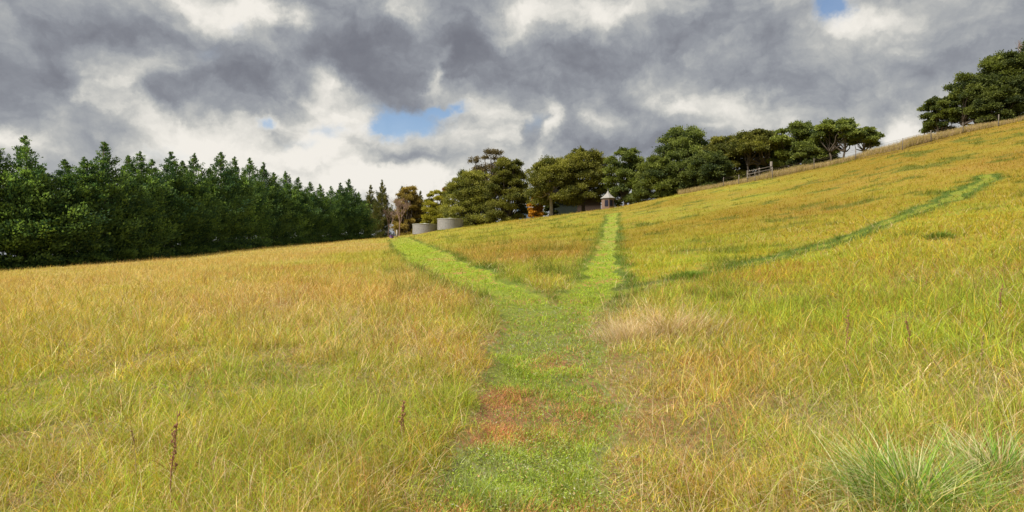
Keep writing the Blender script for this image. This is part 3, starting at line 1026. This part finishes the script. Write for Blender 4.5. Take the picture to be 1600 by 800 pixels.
def broad_meshes(Wd, H, seed, colA, colB, style='dome', cb=.15, npads=26, leaf=.25, per=1700, lean=0.0, dens=1.0, ntr=1):
    r = np.random.default_rng(seed)
    tr = MB()
    Rw = Wd / 2
    fork = H * (cb + .12) if style != 'umbrella' else H * .38
    trunks = []
    for k in range(ntr):
        ox = (k - (ntr - 1) / 2) * .9 + r.normal(0, .15)
        top = np.array([ox * 1.6 + lean * .4, r.normal(0, .3), fork])
        pts = [np.array([ox, 0, -.2]), np.array([ox * 1.1, .05, fork * .45]), top]
        tr.tube(np.array([pts[0], (pts[0] + pts[1]) / 2, pts[1], (pts[1] + pts[2]) / 2 + r.normal(0, .08, 3), pts[2]]), np.linspace(.042, .028, 5) * H ** .9 / (ntr ** .4), 8)
        trunks.append(top)
    pads = []
    for i in range(npads):
        a = i * 2.39996 + r.uniform(-.4, .4)
        if style == 'umbrella':
            h = .45 + .55 * ((i + .5) / npads) ** .7
            rad = math.sqrt(max(0, 1 - ((h - .55) / .50) ** 2)) * r.uniform(.55, .95)
            fl = .38
        elif style == 'dome':
            h = (i + .5) / npads
            rad = (math.sqrt(max(0, 1 - ((h - .32) / .70) ** 2)) if h > .32 else 1 - .35 * (.32 - h)) * r.uniform(.62, .95)
            fl = .62
        else:   # tall, open
            h = .30 + .70 * (i + .5) / npads
            rad = math.sqrt(max(0.02, 1 - ((h - .6) / .46) ** 2)) * r.uniform(.5, .95)
            fl = .6
        pr = Rw * r.uniform(.24, .42) * (1.0 if h < .85 else .8)
        zc = H * (cb + (1 - cb) * h) - pr * fl * .55
        pads.append((np.array([math.cos(a) * rad * (Rw - pr * .55) + lean * h, math.sin(a) * rad * (Rw - pr * .55), zc]), pr, fl))
    if style != 'umbrella':
        for i in range(max(3, npads // 6)):
            pads.append((np.array([r.normal(0, Rw * .2) + lean * .6, r.normal(0, Rw * .2), H * r.uniform(cb + .35, .82)]), Rw * .4, .6))
    Ps = []; Ds = []; Cs = []; Ss = []
    for c, pr, fl in pads:
        tp = trunks[r.integers(0, len(trunks))]
        mid = tp * .45 + c * .55 + np.array([r.normal(0, .2), r.normal(0, .2), -.06 * H])
        q1 = tp * .75 + mid * .25 + r.normal(0, .1, 3)
        tr.tube(np.array([tp, q1, mid, (mid + c) / 2 + r.normal(0, .12, 3), c]), np.array([.020, .016, .011, .007, .004]) * H, 5, False)
        n = int(per * dens * (pr / (Rw * .33)) ** 1.6)
        # sub-sprays inside the pad make the outline uneven
        ns = 16
        sd = r.normal(size=(ns, 3)); sd /= np.linalg.norm(sd, axis=1)[:, None]
        sd[:, 2] = np.where(sd[:, 2] < -.25, -sd[:, 2] * .5, sd[:, 2])
        sc_ = c + sd * (pr * r.uniform(.35, .95, ns))[:, None] * np.array([1, 1, fl])
        k = r.integers(0, ns, n)
        off = r.normal(size=(n, 3)) * pr * .19 * np.array([1, 1, .65])
        P = sc_[k] + off
        D = (P - c) * np.array([1, 1, .8]) / pr + r.normal(size=(n, 3)) * .55 + np.array([0, 0, .25])
        bc = np.clip(r.normal(.5, .25) , 0, 1)
        sm = r.normal(0, .18, ns)
        m = np.clip(bc + sm[k] + r.normal(0, .15, n), 0, 1)[:, None]
        C = (colA * (1 - m) + colB * m) * r.uniform(.75, 1.25, n)[:, None]
        Ps.append(P); Ds.append(D); Cs.append(C); Ss.append(r.uniform(.7, 1.3, n) * leaf)
    P = np.concatenate(Ps); D = np.concatenate(Ds); C = np.concatenate(Cs); S = np.concatenate(Ss)
    ok = P[:, 2] > .1
    V, F, CC = leaf_quads(P[ok], D[ok], S[ok], .33, C[ok], r)
    return tr.mesh('trunk'), np_mesh('crown', V, F, False, {'tint': ('FLOAT_COLOR', CC)})


A_ = np.array
CON_A, CON_B = A_([.038, .080, .042]), A_([.155, .235, .062])
con_variants = [conifer_meshes(13.0, 3.3, 100 + i, CON_A * f, CON_B * g) for i, (f, g) in
                enumerate(((1, 1), (1.1, .9), (.9, 1.15), (1.2, 1.2), (1, .85), (.85, 1.05), (1.1, 1.1)))]
for a, b in con_variants:
    a.materials.append(M['bark']); b.materials.append(M['leaf'])

# apex of each windbreak tree in the photo and its distance, left to right
CON = [(-120, 214, 56), (-62, 222, 57), (-8, 226, 58.5), (38, 213, 60), (64, 262, 61.5), (102, 250, 63), (132, 246, 65.5), (163, 222, 67.5), (200, 243, 71), (218, 238, 73.5),
       (238, 250, 77), (268, 238, 80), (286, 252, 83.5), (304, 240, 86), (328, 262, 90), (345, 238, 93), (366, 246, 98), (390, 247, 102), (412, 254, 108),
       (428, 270, 112), (446, 268, 117), (466, 277, 122), (484, 284, 127), (500, 288, 131), (517, 291, 135), (532, 286, 139), (545, 280, 143), (560, 300, 148)]
ORD = ['first', 'second', 'third', 'fourth', 'fifth', 'sixth', 'seventh', 'eighth', 'ninth', 'tenth', 'eleventh', 'twelfth', 'thirteenth', 'fourteenth',
       'fifteenth', 'sixteenth', 'seventeenth', 'eighteenth', 'nineteenth', 'twentieth', 'twenty-first', 'twenty-second', 'twenty-third', 'twenty-fourth', 'twenty-fifth', 'twenty-sixth', 'twenty-seventh', 'twenty-eighth']
rt = random.Random(5)
visible_n = 0


def place_tree(name, label, cat, group, u, Y, meshes, scale=(1, 1, 1), rz=0., dz=0.):
    x = (u - 800) / 1000 * Y
    z = float(height(x, Y)) + dz
    t = thing(name, (x, Y, z), label, cat, group, rz)
    t.scale = scale
    obj('trunk', meshes[0], None, t)
    obj('crown', meshes[1], None, t)
    return t


def need_H(u, vtop, Y):
    x = (u - 800) / 1000 * Y
    return EYE + (400 - vtop) / 1000 * Y - float(height(x, Y))


extra = {3: 'tall pointed conifer standing highest at the left end of the windbreak, beside the photo edge',
         7: 'tallest sharp-tipped conifer in the left third of the windbreak, just right of the low notch',
         4: 'low conifer filling the notch just right of the tall left-end conifer'}
for i, (u, v, Y) in enumerate(CON):
    if u < -70:
        lab = 'conifer standing mostly outside the left edge of the photo at the start of the windbreak'
    else:
        visible_n += 1
        lab = extra.get(i) or ('dark green conifer, %s visible from the left in the dense windbreak' % ORD[visible_n - 1])
    if i == len(CON) - 1:
        lab = 'last and lowest dark conifer at the far right end of the windbreak'
    H = need_H(u, v, Y)
    mesh = con_variants[i % len(con_variants)]
    wf = rt.uniform(1.0, 1.25)
    place_tree('conifer_tree', lab, 'conifer', 'conifers of the dense windbreak', u, Y, mesh, (wf, wf, H / 13.0), rt.uniform(0, 6.28))

# warmer, sparser conifers past the windbreak
CON2_A, CON2_B = A_([.070, .085, .030]), A_([.210, .190, .060])
cv2 = [conifer_meshes(11.0, 2.5, 200 + i, CON2_A * f, CON2_B * g) for i, (f, g) in enumerate(((1, 1), (1.1, .9), (.8, .8)))]
for a, b in cv2:
    a.materials.append(M['bark']); b.materials.append(M['leaf'])
for i, (u, v, Y, lab) in enumerate([(579, 289, 160, 'olive-brown conifer in the gap just right of the dark windbreak'), (597, 281, 158, 'tallest olive-brown conifer of the small group behind the bare tree'),
                                    (628, 291, 163, 'olive conifer rising right behind the bare pinkish tree'), (657, 298, 160, 'small olive conifer above the left water tank'), (641, 297, 166, 'narrow olive conifer between the bare tree and the tanks')]):
    H = need_H(u, v, Y)
    place_tree('conifer_tree', lab, 'conifer', 'olive-brown conifers behind the tanks', u, Y, cv2[i % 3], (1., 1., H / 11.0), rt.uniform(0, 6))

OL_A, OL_B = A_([.095, .110, .032]), A_([.340, .325, .070])      # olive tree, sunlit colour in leaf
DK_A, DK_B = A_([.056, .080, .034]), A_([.235, .270, .060])
BR_A, BR_B = A_([.100, .080, .045]), A_([.210, .160, .080])
YL_A, YL_B = A_([.220, .210, .030]), A_([.420, .370, .050])
OR_A, OR_B = A_([.300, .150, .030]), A_([.640, .330, .040])
RS_A, RS_B = A_([.230, .140, .050]), A_([.420, .260, .080])

# name, label, group, u centre, Y, left px, right px, top v, style, colours, kwargs
BT = [
    ('broadleaf_tree', 'orange-brown autumn tree behind the bare pinkish tree left of the tanks', None, 638, 156, 612, 668, 291, 'dome', RS_A * .6 + OL_A * .4, RS_B * .6 + OL_B * .4, dict(cb=.0, npads=30)),
    ('broadleaf_tree', 'yellow-green tree between the tanks and the big olive tree', None, 684, 150, 658, 714, 297, 'dome', YL_A, YL_B, dict(cb=.0, npads=28)),
    ('broadleaf_tree', 'small russet tree top peeping out left of the big olive tree', None, 694, 165, 678, 712, 291, 'dome', RS_A, RS_B, dict(cb=.05, npads=12)),
    ('broadleaf_tree', 'brown-green open-crowned tree rising tallest behind the big olive tree', None, 764, 142, 722, 806, 232, 'tall', BR_A, BR_B * .9, dict(cb=.30, npads=17, dens=.75)),
    ('broadleaf_tree', 'big bushy olive-green tree with foliage to the ground right of the tanks', None, 735, 129, 684, 782, 268, 'dome', OL_A, OL_B, dict(cb=.0, npads=44, per=1900)),
    ('broadleaf_tree', 'dark green rounded tree immediately right of the big olive tree', None, 793, 122, 755, 832, 248, 'dome', OL_A * .7, OL_B * .7, dict(cb=.0, npads=36, per=1900)),
    ('broadleaf_tree', 'small orange autumn tree glowing between dark trees left of the house', None, 837, 117, 822, 852, 308, 'dome', OR_A, OR_B, dict(cb=.02, npads=18)),
    ('broadleaf_tree', 'olive tree with a pale trunk in front of the dark green house', 'R', 863, 113, 815, 911, 247, 'dome', OL_A * .8, OL_B * .85, dict(cb=.32, npads=30, bark='pale_bark')),
    ('broadleaf_tree', 'rounded dark olive tree over the middle of the dark house', 'R', 912, 114, 868, 958, 234, 'dome', OL_A * .75, OL_B * .8, dict(cb=.28, npads=34)),
    ('broadleaf_tree', 'dark green tree behind and right of the white pointed roof', 'R', 978, 110, 942, 1022, 231, 'dome', DK_A, DK_B, dict(cb=.10, npads=28)),
    ('broadleaf_tree', 'tallest dark domed tree in the middle of the row on the crest', 'R', 1066, 110, 1012, 1118, 199, 'dome', DK_A * 1.1, DK_B * 1.05, dict(cb=.05, npads=36, per=1900)),
    ('broadleaf_tree', 'low dark bushy tree in front of the tallest domed tree', 'R', 1030, 102, 990, 1075, 246, 'dome', DK_A * .9, DK_B * .8, dict(cb=.0, npads=26)),
    ('broadleaf_tree', 'dark bushy tree with leaves to the ground at the foot of the crest row', 'R', 1105, 99, 1062, 1148, 238, 'dome', DK_A * .8, DK_B * .75, dict(cb=.0, npads=28)),
    ('broadleaf_tree', 'broad olive-topped tree just right of the tallest domed tree', 'R', 1132, 104, 1090, 1172, 213, 'dome', OL_A * .7, OL_B * .75, dict(cb=.15, npads=28)),
    ('broadleaf_tree', 'flat-topped tree with several bare grey trunks showing beneath', 'R', 1184, 100, 1138, 1232, 207, 'umbrella', OL_A * .7, OL_B * .75, dict(cb=.24, npads=30, ntr=3)),
    ('broadleaf_tree', 'wind-leaned tree with a jutting top knot above the crest fence', 'R', 1236, 97, 1198, 1272, 193, 'tall', DK_A * 1.1, DK_B * 1.05, dict(cb=.12, npads=22, lean=.8, dens=.9)),
    ('broadleaf_tree', 'low dark bushy tree under the wind-leaned one behind the fence', 'R', 1262, 94, 1236, 1296, 222, 'dome', DK_A * .8, DK_B * .8, dict(cb=.0, npads=20)),
    ('broadleaf_tree', 'umbrella-shaped tree with open pinkish branches, second last of the crest row', 'R', 1306, 92, 1266, 1346, 190, 'umbrella', DK_A * 1.1, DK_B * 1.1, dict(cb=.28, npads=19, dens=.8, ntr=2)),
    ('broadleaf_tree', 'small outermost tree at the right end of the crest row', 'R', 1350, 90, 1326, 1378, 202, 'umbrella', DK_A, DK_B, dict(cb=.2, npads=14, dens=.8)),
    ('bush', 'dark bush between the small orange tree and the left end of the house', None, 859, 121, 846, 872, 303, 'dome', DK_A * .6, DK_B * .5, dict(cb=.0, npads=14)),
    ('bush', 'low dark bush beneath the flat-topped tree with several trunks', 'R', 1186, 103, 1150, 1220, 238, 'dome', DK_A * .8, DK_B * .8, dict(cb=.0, npads=14)),
    ('bush', 'dark bush between the rail fence and the wind-leaned tree', 'R', 1216, 99, 1194, 1240, 233, 'dome', DK_A * .9, DK_B * .9, dict(cb=.0, npads=14)),
    ('bush', 'low dark bush under the left side of the umbrella-shaped tree', 'R', 1290, 94, 1266, 1320, 222, 'dome', DK_A * .8, DK_B * .8, dict(cb=.0, npads=14)),
    ('broadleaf_tree', 'lowest left tree of the dark clump at the top right of the hill', 'F', 1466, 84, 1442, 1496, 152, 'tall', DK_A * .8, DK_B * .8, dict(cb=.0, npads=20, dens=.8, leaf=.2)),
    ('broadleaf_tree', 'wide layered tree in the middle of the dark clump at the top right', 'F', 1516, 82, 1474, 1560, 116, 'tall', DK_A * .8, DK_B * .85, dict(cb=.05, npads=28, ntr=2, leaf=.2, dens=.8)),
    ('broadleaf_tree', 'tallest dark tree at the right edge of the photo with bare twigs above it', 'F', 1580, 80, 1534, 1640, 84, 'tall', DK_A * .7, DK_B * .75, dict(cb=.08, npads=36, per=2000, leaf=.22)),
    ('broadleaf_tree', 'dark bushy tree low under the tallest tree at the right edge', 'F', 1560, 78, 1518, 1604, 138, 'dome', DK_A * .6, DK_B * .6, dict(cb=.0, npads=26, leaf=.22)),
    ('broadleaf_tree', 'dark tree cut off by the right edge of the photo', 'F', 1648, 78, 1590, 1710, 38, 'dome', DK_A * .7, DK_B * .7, dict(cb=.05, npads=30, leaf=.22)),
]
GR = {'R': 'dark wind-shaped trees along the crest', 'F': 'dark trees at the top right of the hill', None: None}
for i, (nm, lab, g, uc, Y, ul, ur, vt, st, ca, cbb, kw) in enumerate(BT):
    H = need_H(uc, vt, Y)
    Wd = (ur - ul) / 1000 * Y
    bark = kw.pop('bark', 'bark')
    ms = broad_meshes(Wd, H, 300 + i * 7, ca, cbb, st, **kw)
    ms[0].materials.append(M[bark]); ms[1].materials.append(M['leaf'])
    place_tree(nm, lab, 'bush' if nm == 'bush' else 'tree', GR[g], uc, Y, ms)


# bare trees: forked twigs only
def bare_tree(u, Y, vtop, spread, label, mat, seed, depth=5, r0=.16, dz=0.0):
    H = need_H(u, vtop, Y) - dz
    r = random.Random(seed)
    b = MB(); tw = MB()

    def grow(p, d, L, rad, lev):
        q = p + d * L
        m = p + d * L * .5 + np.array([r.gauss(0, .04), r.gauss(0, .04), 0]) * L
        (b if lev < 2 else tw).tube([p, m, q], [rad, rad * .85, rad * .65], 5 if lev < 3 else 3, False)
        if lev >= depth:
            return
        for k in range(3 if lev < 4 else 3):
            nd = d + np.array([r.gauss(0, spread), r.gauss(0, spread), r.uniform(-.1, .35)])
            nd /= np.linalg.norm(nd)
            grow(q, nd, L * r.uniform(.62, .85), rad * .62, lev + 1)
    L0 = H * .26
    x = (u - 800) / 1000 * Y
    t = thing('bare_tree', (x, Y, float(height(x, Y)) + dz), label, 'tree')
    grow(np.array([0, 0, -.1]), np.array([.02, 0, 1.]), L0, r0, 0)
    b.build('trunk', mat, t); tw.build('crown', mat, t)
    return t


bare_tree(624, 140, 297, .38, 'leafless pinkish-brown tree with pale branches left of the water tanks', M['twig'], 4, 6, .17)
bare_tree(607, 146, 312, .34, 'smaller leafless brown tree between the dark windbreak and the bare pinkish tree', M['twig'], 9, 5, .12)
bare_tree(1588, 83, 40, .16, 'dead leafless stem poking up above the tallest tree at the right edge', M['twig'], 12, 5, .16)


# ---------------------------------------------------------------- water tanks
def tank(u, Y, dia, h, label, dz=0.0):
    x = (u - 800) / 1000 * Y
    z = float(height(x, Y)) + dz
    t = thing('water_tank', (x, Y, z), label, 'water tank', 'corrugated water tanks by the trees', rt.uniform(0, 3))
    b = MB()
    r_ = dia / 2
    n = 96
    prof = [(r_ + .028 * math.cos(2 * math.pi * k / 6), h * k / n) for k in range(n + 1)]
    b.lathe(prof, 40); b.build('wall', M['galv'], t)
    b = MB(); b.lathe([(r_ - .02, h - .03), (r_ + .07, h - .03), (r_ + .07, h + .05), (r_ * .5, h + .13), (.25, h + .20), (.25, h + .25), (.01, h + .26)], 40)
    b.build('roof', M['tank_roof'], t)
    b = MB(); b.tube([(r_ + .08, 0, .15), (r_ + .08, 0, h - .1)], .04, 8); b.build('downpipe', M['galv'], t)


tank(664, 127, 4.9, 1.95, 'left corrugated grey water tank with pale roof beside the yellow-green tree', -.35)
tank(703, 120, 4.7, 2.05, 'right corrugated grey water tank partly under the big olive tree', -.25)

# pale stump-like post and the small purple tub beside it
def on(u, v):
    gx, gy = P2G(u, v); return gx, gy, float(height(gx, gy))


x = (620 - 800) / 1000 * 128; z = float(height(x, 128.))
t = thing('timber_post', (x, 128, z), 'short pale weathered post by the head of the left path', 'post')
b = MB(); b.tube([(0, 0, -.2), (.01, 0, .6), (0, .02, 1.5)], [.20, .18, .16], 9); b.build('shaft', M['pale_bark'], t)
b = MB(); b.lathe([(.01, 1.54), (.17, 1.50), (.17, 1.47)], 9); b.build('cap', M['weathered'], t)
x = (612 - 800) / 1000 * 124; z = float(height(x, 124.))
t = thing('tub', (x, 124, z), 'small purple tub on the grass where the left path reaches the trees', 'tub')
b = MB(); b.lathe([(.01, .04), (.36, .04), (.42, .52), (.48, .55), (.48, .60), (.40, .60), (.35, .1), (.01, .1)], 20); b.build('body', M['purple'], t)
b = MB(); b.tube([(.46, -.12, .5), (.56, -.1, .52), (.56, .1, .52), (.46, .12, .5)], .025, 6); b.build('handle', M['purple'], t)


# ---------------------------------------------------------------- house, pavilion, shed
def house():
    Y = 124.; x0 = (868 - 800) / 1000 * Y; x1 = (939 - 800) / 1000 * Y
    xm = (x0 + x1) / 2; z = min(float(height(x0, Y)), float(height(x1, Y)))
    zr = EYE + (400 - 309) / 1000 * Y - z          # eaves height from the photo
    t = thing('house', (xm, Y, z), 'long low dark house with green boards, half hidden under the olive trees', 'house')
    hw = (x1 - x0) / 2
    b = MB()
    # board wall left, with an opening for the door and window recesses
    b.box(-hw, -hw * .05, 0, 6, -.8, zr)
    for k in range(18):
        xx = -hw + .12 + k * (hw * .95 - .2) / 18
        b.box(xx, xx + .05, -.03, .002, -.8, zr - .05)
    b.build('green_wall', M['green_wall'], t)
    b = MB(); b.box(-hw * .05 + .003, hw, .02, 6, -.8, zr - .02); b.build('brick_wall', M['brown_wall'], t)
    for (a, w_) in ((-.42, 1.5), (.18, 1.1), (.52, 1.1)):
        b = MB(); cx = a * hw
        for (q0, q1, s0, s1) in ((cx - w_ / 2, cx + w_ / 2, 1.95, 2.03), (cx - w_ / 2, cx + w_ / 2, .9, .98), (cx - w_ / 2, cx - w_ / 2 + .08, .983, 1.947), (cx + w_ / 2 - .08, cx + w_ / 2, .983, 1.947), (cx - .03, cx + .03, .983, 1.947)):
            b.box(q0, q1, -.09, .04, s0, s1)
        f = b.build('window', M['weathered'], t)
        b = MB(); b.box(cx - w_ / 2 + .083, cx - .033, -.05, .03, .983, 1.947); b.box(cx + .033, cx + w_ / 2 - .083, -.05, .03, .983, 1.947)
        b.build('pane', M['dark_glass'], f)
    b = MB(); b.box(-hw * .13, hw * .02, -.07, -.035, -.2, 2.0); d = b.build('door', M['dark_glass'], t)
    b = MB(); b.box(-hw * .1, -hw * .08, -.12, -.072, .95, 1.1); b.build('handle', M['galv'], d)
    b = MB()
    e = .5; rz_ = zr + 1.15
    v = [(-hw - e, -e, zr), (hw + e, -e, zr), (hw + e, 3, rz_), (-hw - e, 3, rz_), (hw + e, 6 + e, zr), (-hw - e, 6 + e, zr)]
    v2 = [(a, b_, c - .12) for a, b_, c in v]
    b.add(v + v2, [(0, 1, 2, 3), (3, 2, 4, 5), (7, 6, 9, 8), (8, 9, 11, 10), (0, 6, 7, 1), (5, 4, 10, 11), (0, 3, 9, 6), (3, 5, 11, 9), (1, 7, 8, 2), (2, 8, 10, 4)])
    for k in range(40):
        xx = -hw - e + .1 + k * (2 * hw + 2 * e - .2) / 40
        b.tube([(xx, -e + .02, zr + .01), (xx, 2.98, rz_ + .005)], .025, 4)
    b.build('roof', M['roof'], t)
    b = MB(); b.tube([(-hw - e, -e - .06, zr - .05), (hw + e, -e - .06, zr - .05)], .07, 8); b.build('gutter', M['galv'], t)


house()


def pavilion():
    Y = 106.; x = (950 - 800) / 1000 * Y; z = float(height(x, Y)) - .3
    vz = lambda v: EYE + (400 - v) / 1000 * Y - z
    t = thing('pavilion', (x, Y, z), 'small eight-sided brick pavilion with a white pointed roof at the right end of the house', 'pavilion')
    ze = vz(310); zt = vz(298)
    b = MB(); b.lathe([(1.08, -.6), (1.08, ze), (.01, ze)], 8); b.build('wall', M['brick'], t)
    b = MB(); b.lathe([(1.24, ze - .06), (1.26, ze + .02), (.85, ze + .30), (.48, ze + .62), (.22, zt - .35), (.05, zt), (.01, zt + .02)], 8)
    rf = b.build('roof', M['white_roof'], t)
    b = MB(); b.tube([(0, 0, zt - .03), (0, 0, zt + .35)], [.05, .02], 6); b.build('finial', M['white_roof'], rf)
    for a in (-90, -45, -135):
        b = MB()
        ca, sa = math.cos(R(a + 22.5)), math.sin(R(a + 22.5))
        tx, ty = -sa, ca
        rr_ = 1.08 * math.cos(R(22.5)) + .015
        def P_(s, zz, o=0): return (ca * (rr_ + o) + tx * s, sa * (rr_ + o) + ty * s, zz)
        v = [P_(-.28, ze - 1.35), P_(.28, ze - 1.35), P_(.28, ze - .35), P_(-.28, ze - .35), P_(-.28, ze - 1.35, .04), P_(.28, ze - 1.35, .04), P_(.28, ze - .35, .04), P_(-.28, ze - .35, .04)]
        b.add(v, [(4, 5, 6, 7), (0, 4, 7, 3), (1, 2, 6, 5), (3, 7, 6, 2), (0, 1, 5, 4)])
        b.build('window', M['dark_glass'], t)


pavilion()


def shed():
    Y = 135.; x = (817 - 800) / 1000 * Y; z = float(height(x, Y))
    vz = lambda v: EYE + (400 - v) / 1000 * Y - z
    zt = vz(316)
    t = thing('shed', (x, Y, z), 'small faded blue shed glimpsed between the dark rounded tree and the orange tree', 'shed')
    b = MB(); b.box(-1.2, 1.2, 0, 2.4, -.5, zt - .5)
    b.build('wall', M['blue_paint'], t)
    b = MB(); v = [(-1.35, -.15, zt - .49), (1.35, -.15, zt - .49), (1.35, 1.2, zt), (-1.35, 1.2, zt), (1.35, 2.55, zt - .49), (-1.35, 2.55, zt - .49)]
    v2 = [(a, b_, c + .07) for a, b_, c in v]
    b.add(v + v2, [(1, 0, 3, 2), (2, 3, 5, 4), (6, 7, 8, 9), (9, 8, 10, 11), (0, 1, 7, 6), (4, 5, 11, 10), (0, 6, 9, 3), (3, 9, 11, 5), (1, 2, 8, 7), (2, 4, 10, 8)])
    b.build('roof', M['galv'], t)
    b = MB(); b.box(-.35, .35, -.05, -.003, -.1, min(1.9, zt - .7)); d = b.build('door', M['blue_paint'], t)


shed()


# ---------------------------------------------------------------- crest fence
def fence():
    x0, y0 = FENCE[2]
    t = thing('wire_fence', (x0, y0, float(height(x0, y0))), 'post and wire fence running up the crest through tall bleached grass', 'fence')
    ox, oy, oz = t.location
    tops = []
    r = random.Random(8)
    L = [FENCE[1] * (1 - k / 3) + FENCE[2] * k / 3 for k in range(3)]
    for i in range(2, len(FENCE) - 1):
        nseg = 1
        for k in range(nseg):
            L.append(FENCE[i] * (1 - k / nseg) + FENCE[i + 1] * k / nseg)
    for i, p in enumerate(L):
        x, y = p; z = float(height(x, y))
        h = 1.35 + r.uniform(-.08, .12)
        lx = r.uniform(-.06, .06)
        b = MB()
        rad = .06 if i % 2 else .045
        b.tube([(x - ox, y - oy, z - oz - .3), (x - ox + lx * .5, y - oy, z - oz + h * .5), (x - ox + lx, y - oy, z - oz + h)], [rad, rad * .95, rad * .9], 7)
        b.build('post', M['weathered'], t)
        tops.append(np.array([x - ox, y - oy, z - oz]))
    for hh in (.35, .7, 1.05, 1.25):
        b = MB()
        for i in range(len(tops) - 1):
            a = tops[i] + np.array([0, -.07, hh]); c = tops[i + 1] + np.array([0, -.07, hh])
            m = (a + c) / 2 - np.array([0, 0, .03])
            b.tube([a, m, c], .008, 4)
        b.build('wire', M['wire'], t)


fence()


def rail_gate():
    Y = 88.; xa = (1168 - 800) / 1000 * Y; xb = (1205 - 800) / 1000 * Y
    za, zb = float(height(xa, Y)), float(height(xb, Y))
    t = thing('rail_fence', (xa, Y, za), 'grey timber rail fence with a pale end post under the flat-topped tree', 'fence')
    for k in range(3):
        f = k / 2
        b = MB(); x = (xb - xa) * f; z = (zb - za) * f
        r_ = .16 if k == 2 else .10
        b.tube([(x, 0, z - .3), (x, 0, z + (2.1 if k == 2 else 1.6))], r_, 8)
        b.build('post', M['weathered'], t)
    for hh in (.6, 1.05, 1.45):
        b = MB(); b.tube([(-.1, -.15, hh), (xb - xa + .1, -.15, zb - za + hh)], .05, 6); b.build('rail', M['weathered'], t)


rail_gate()
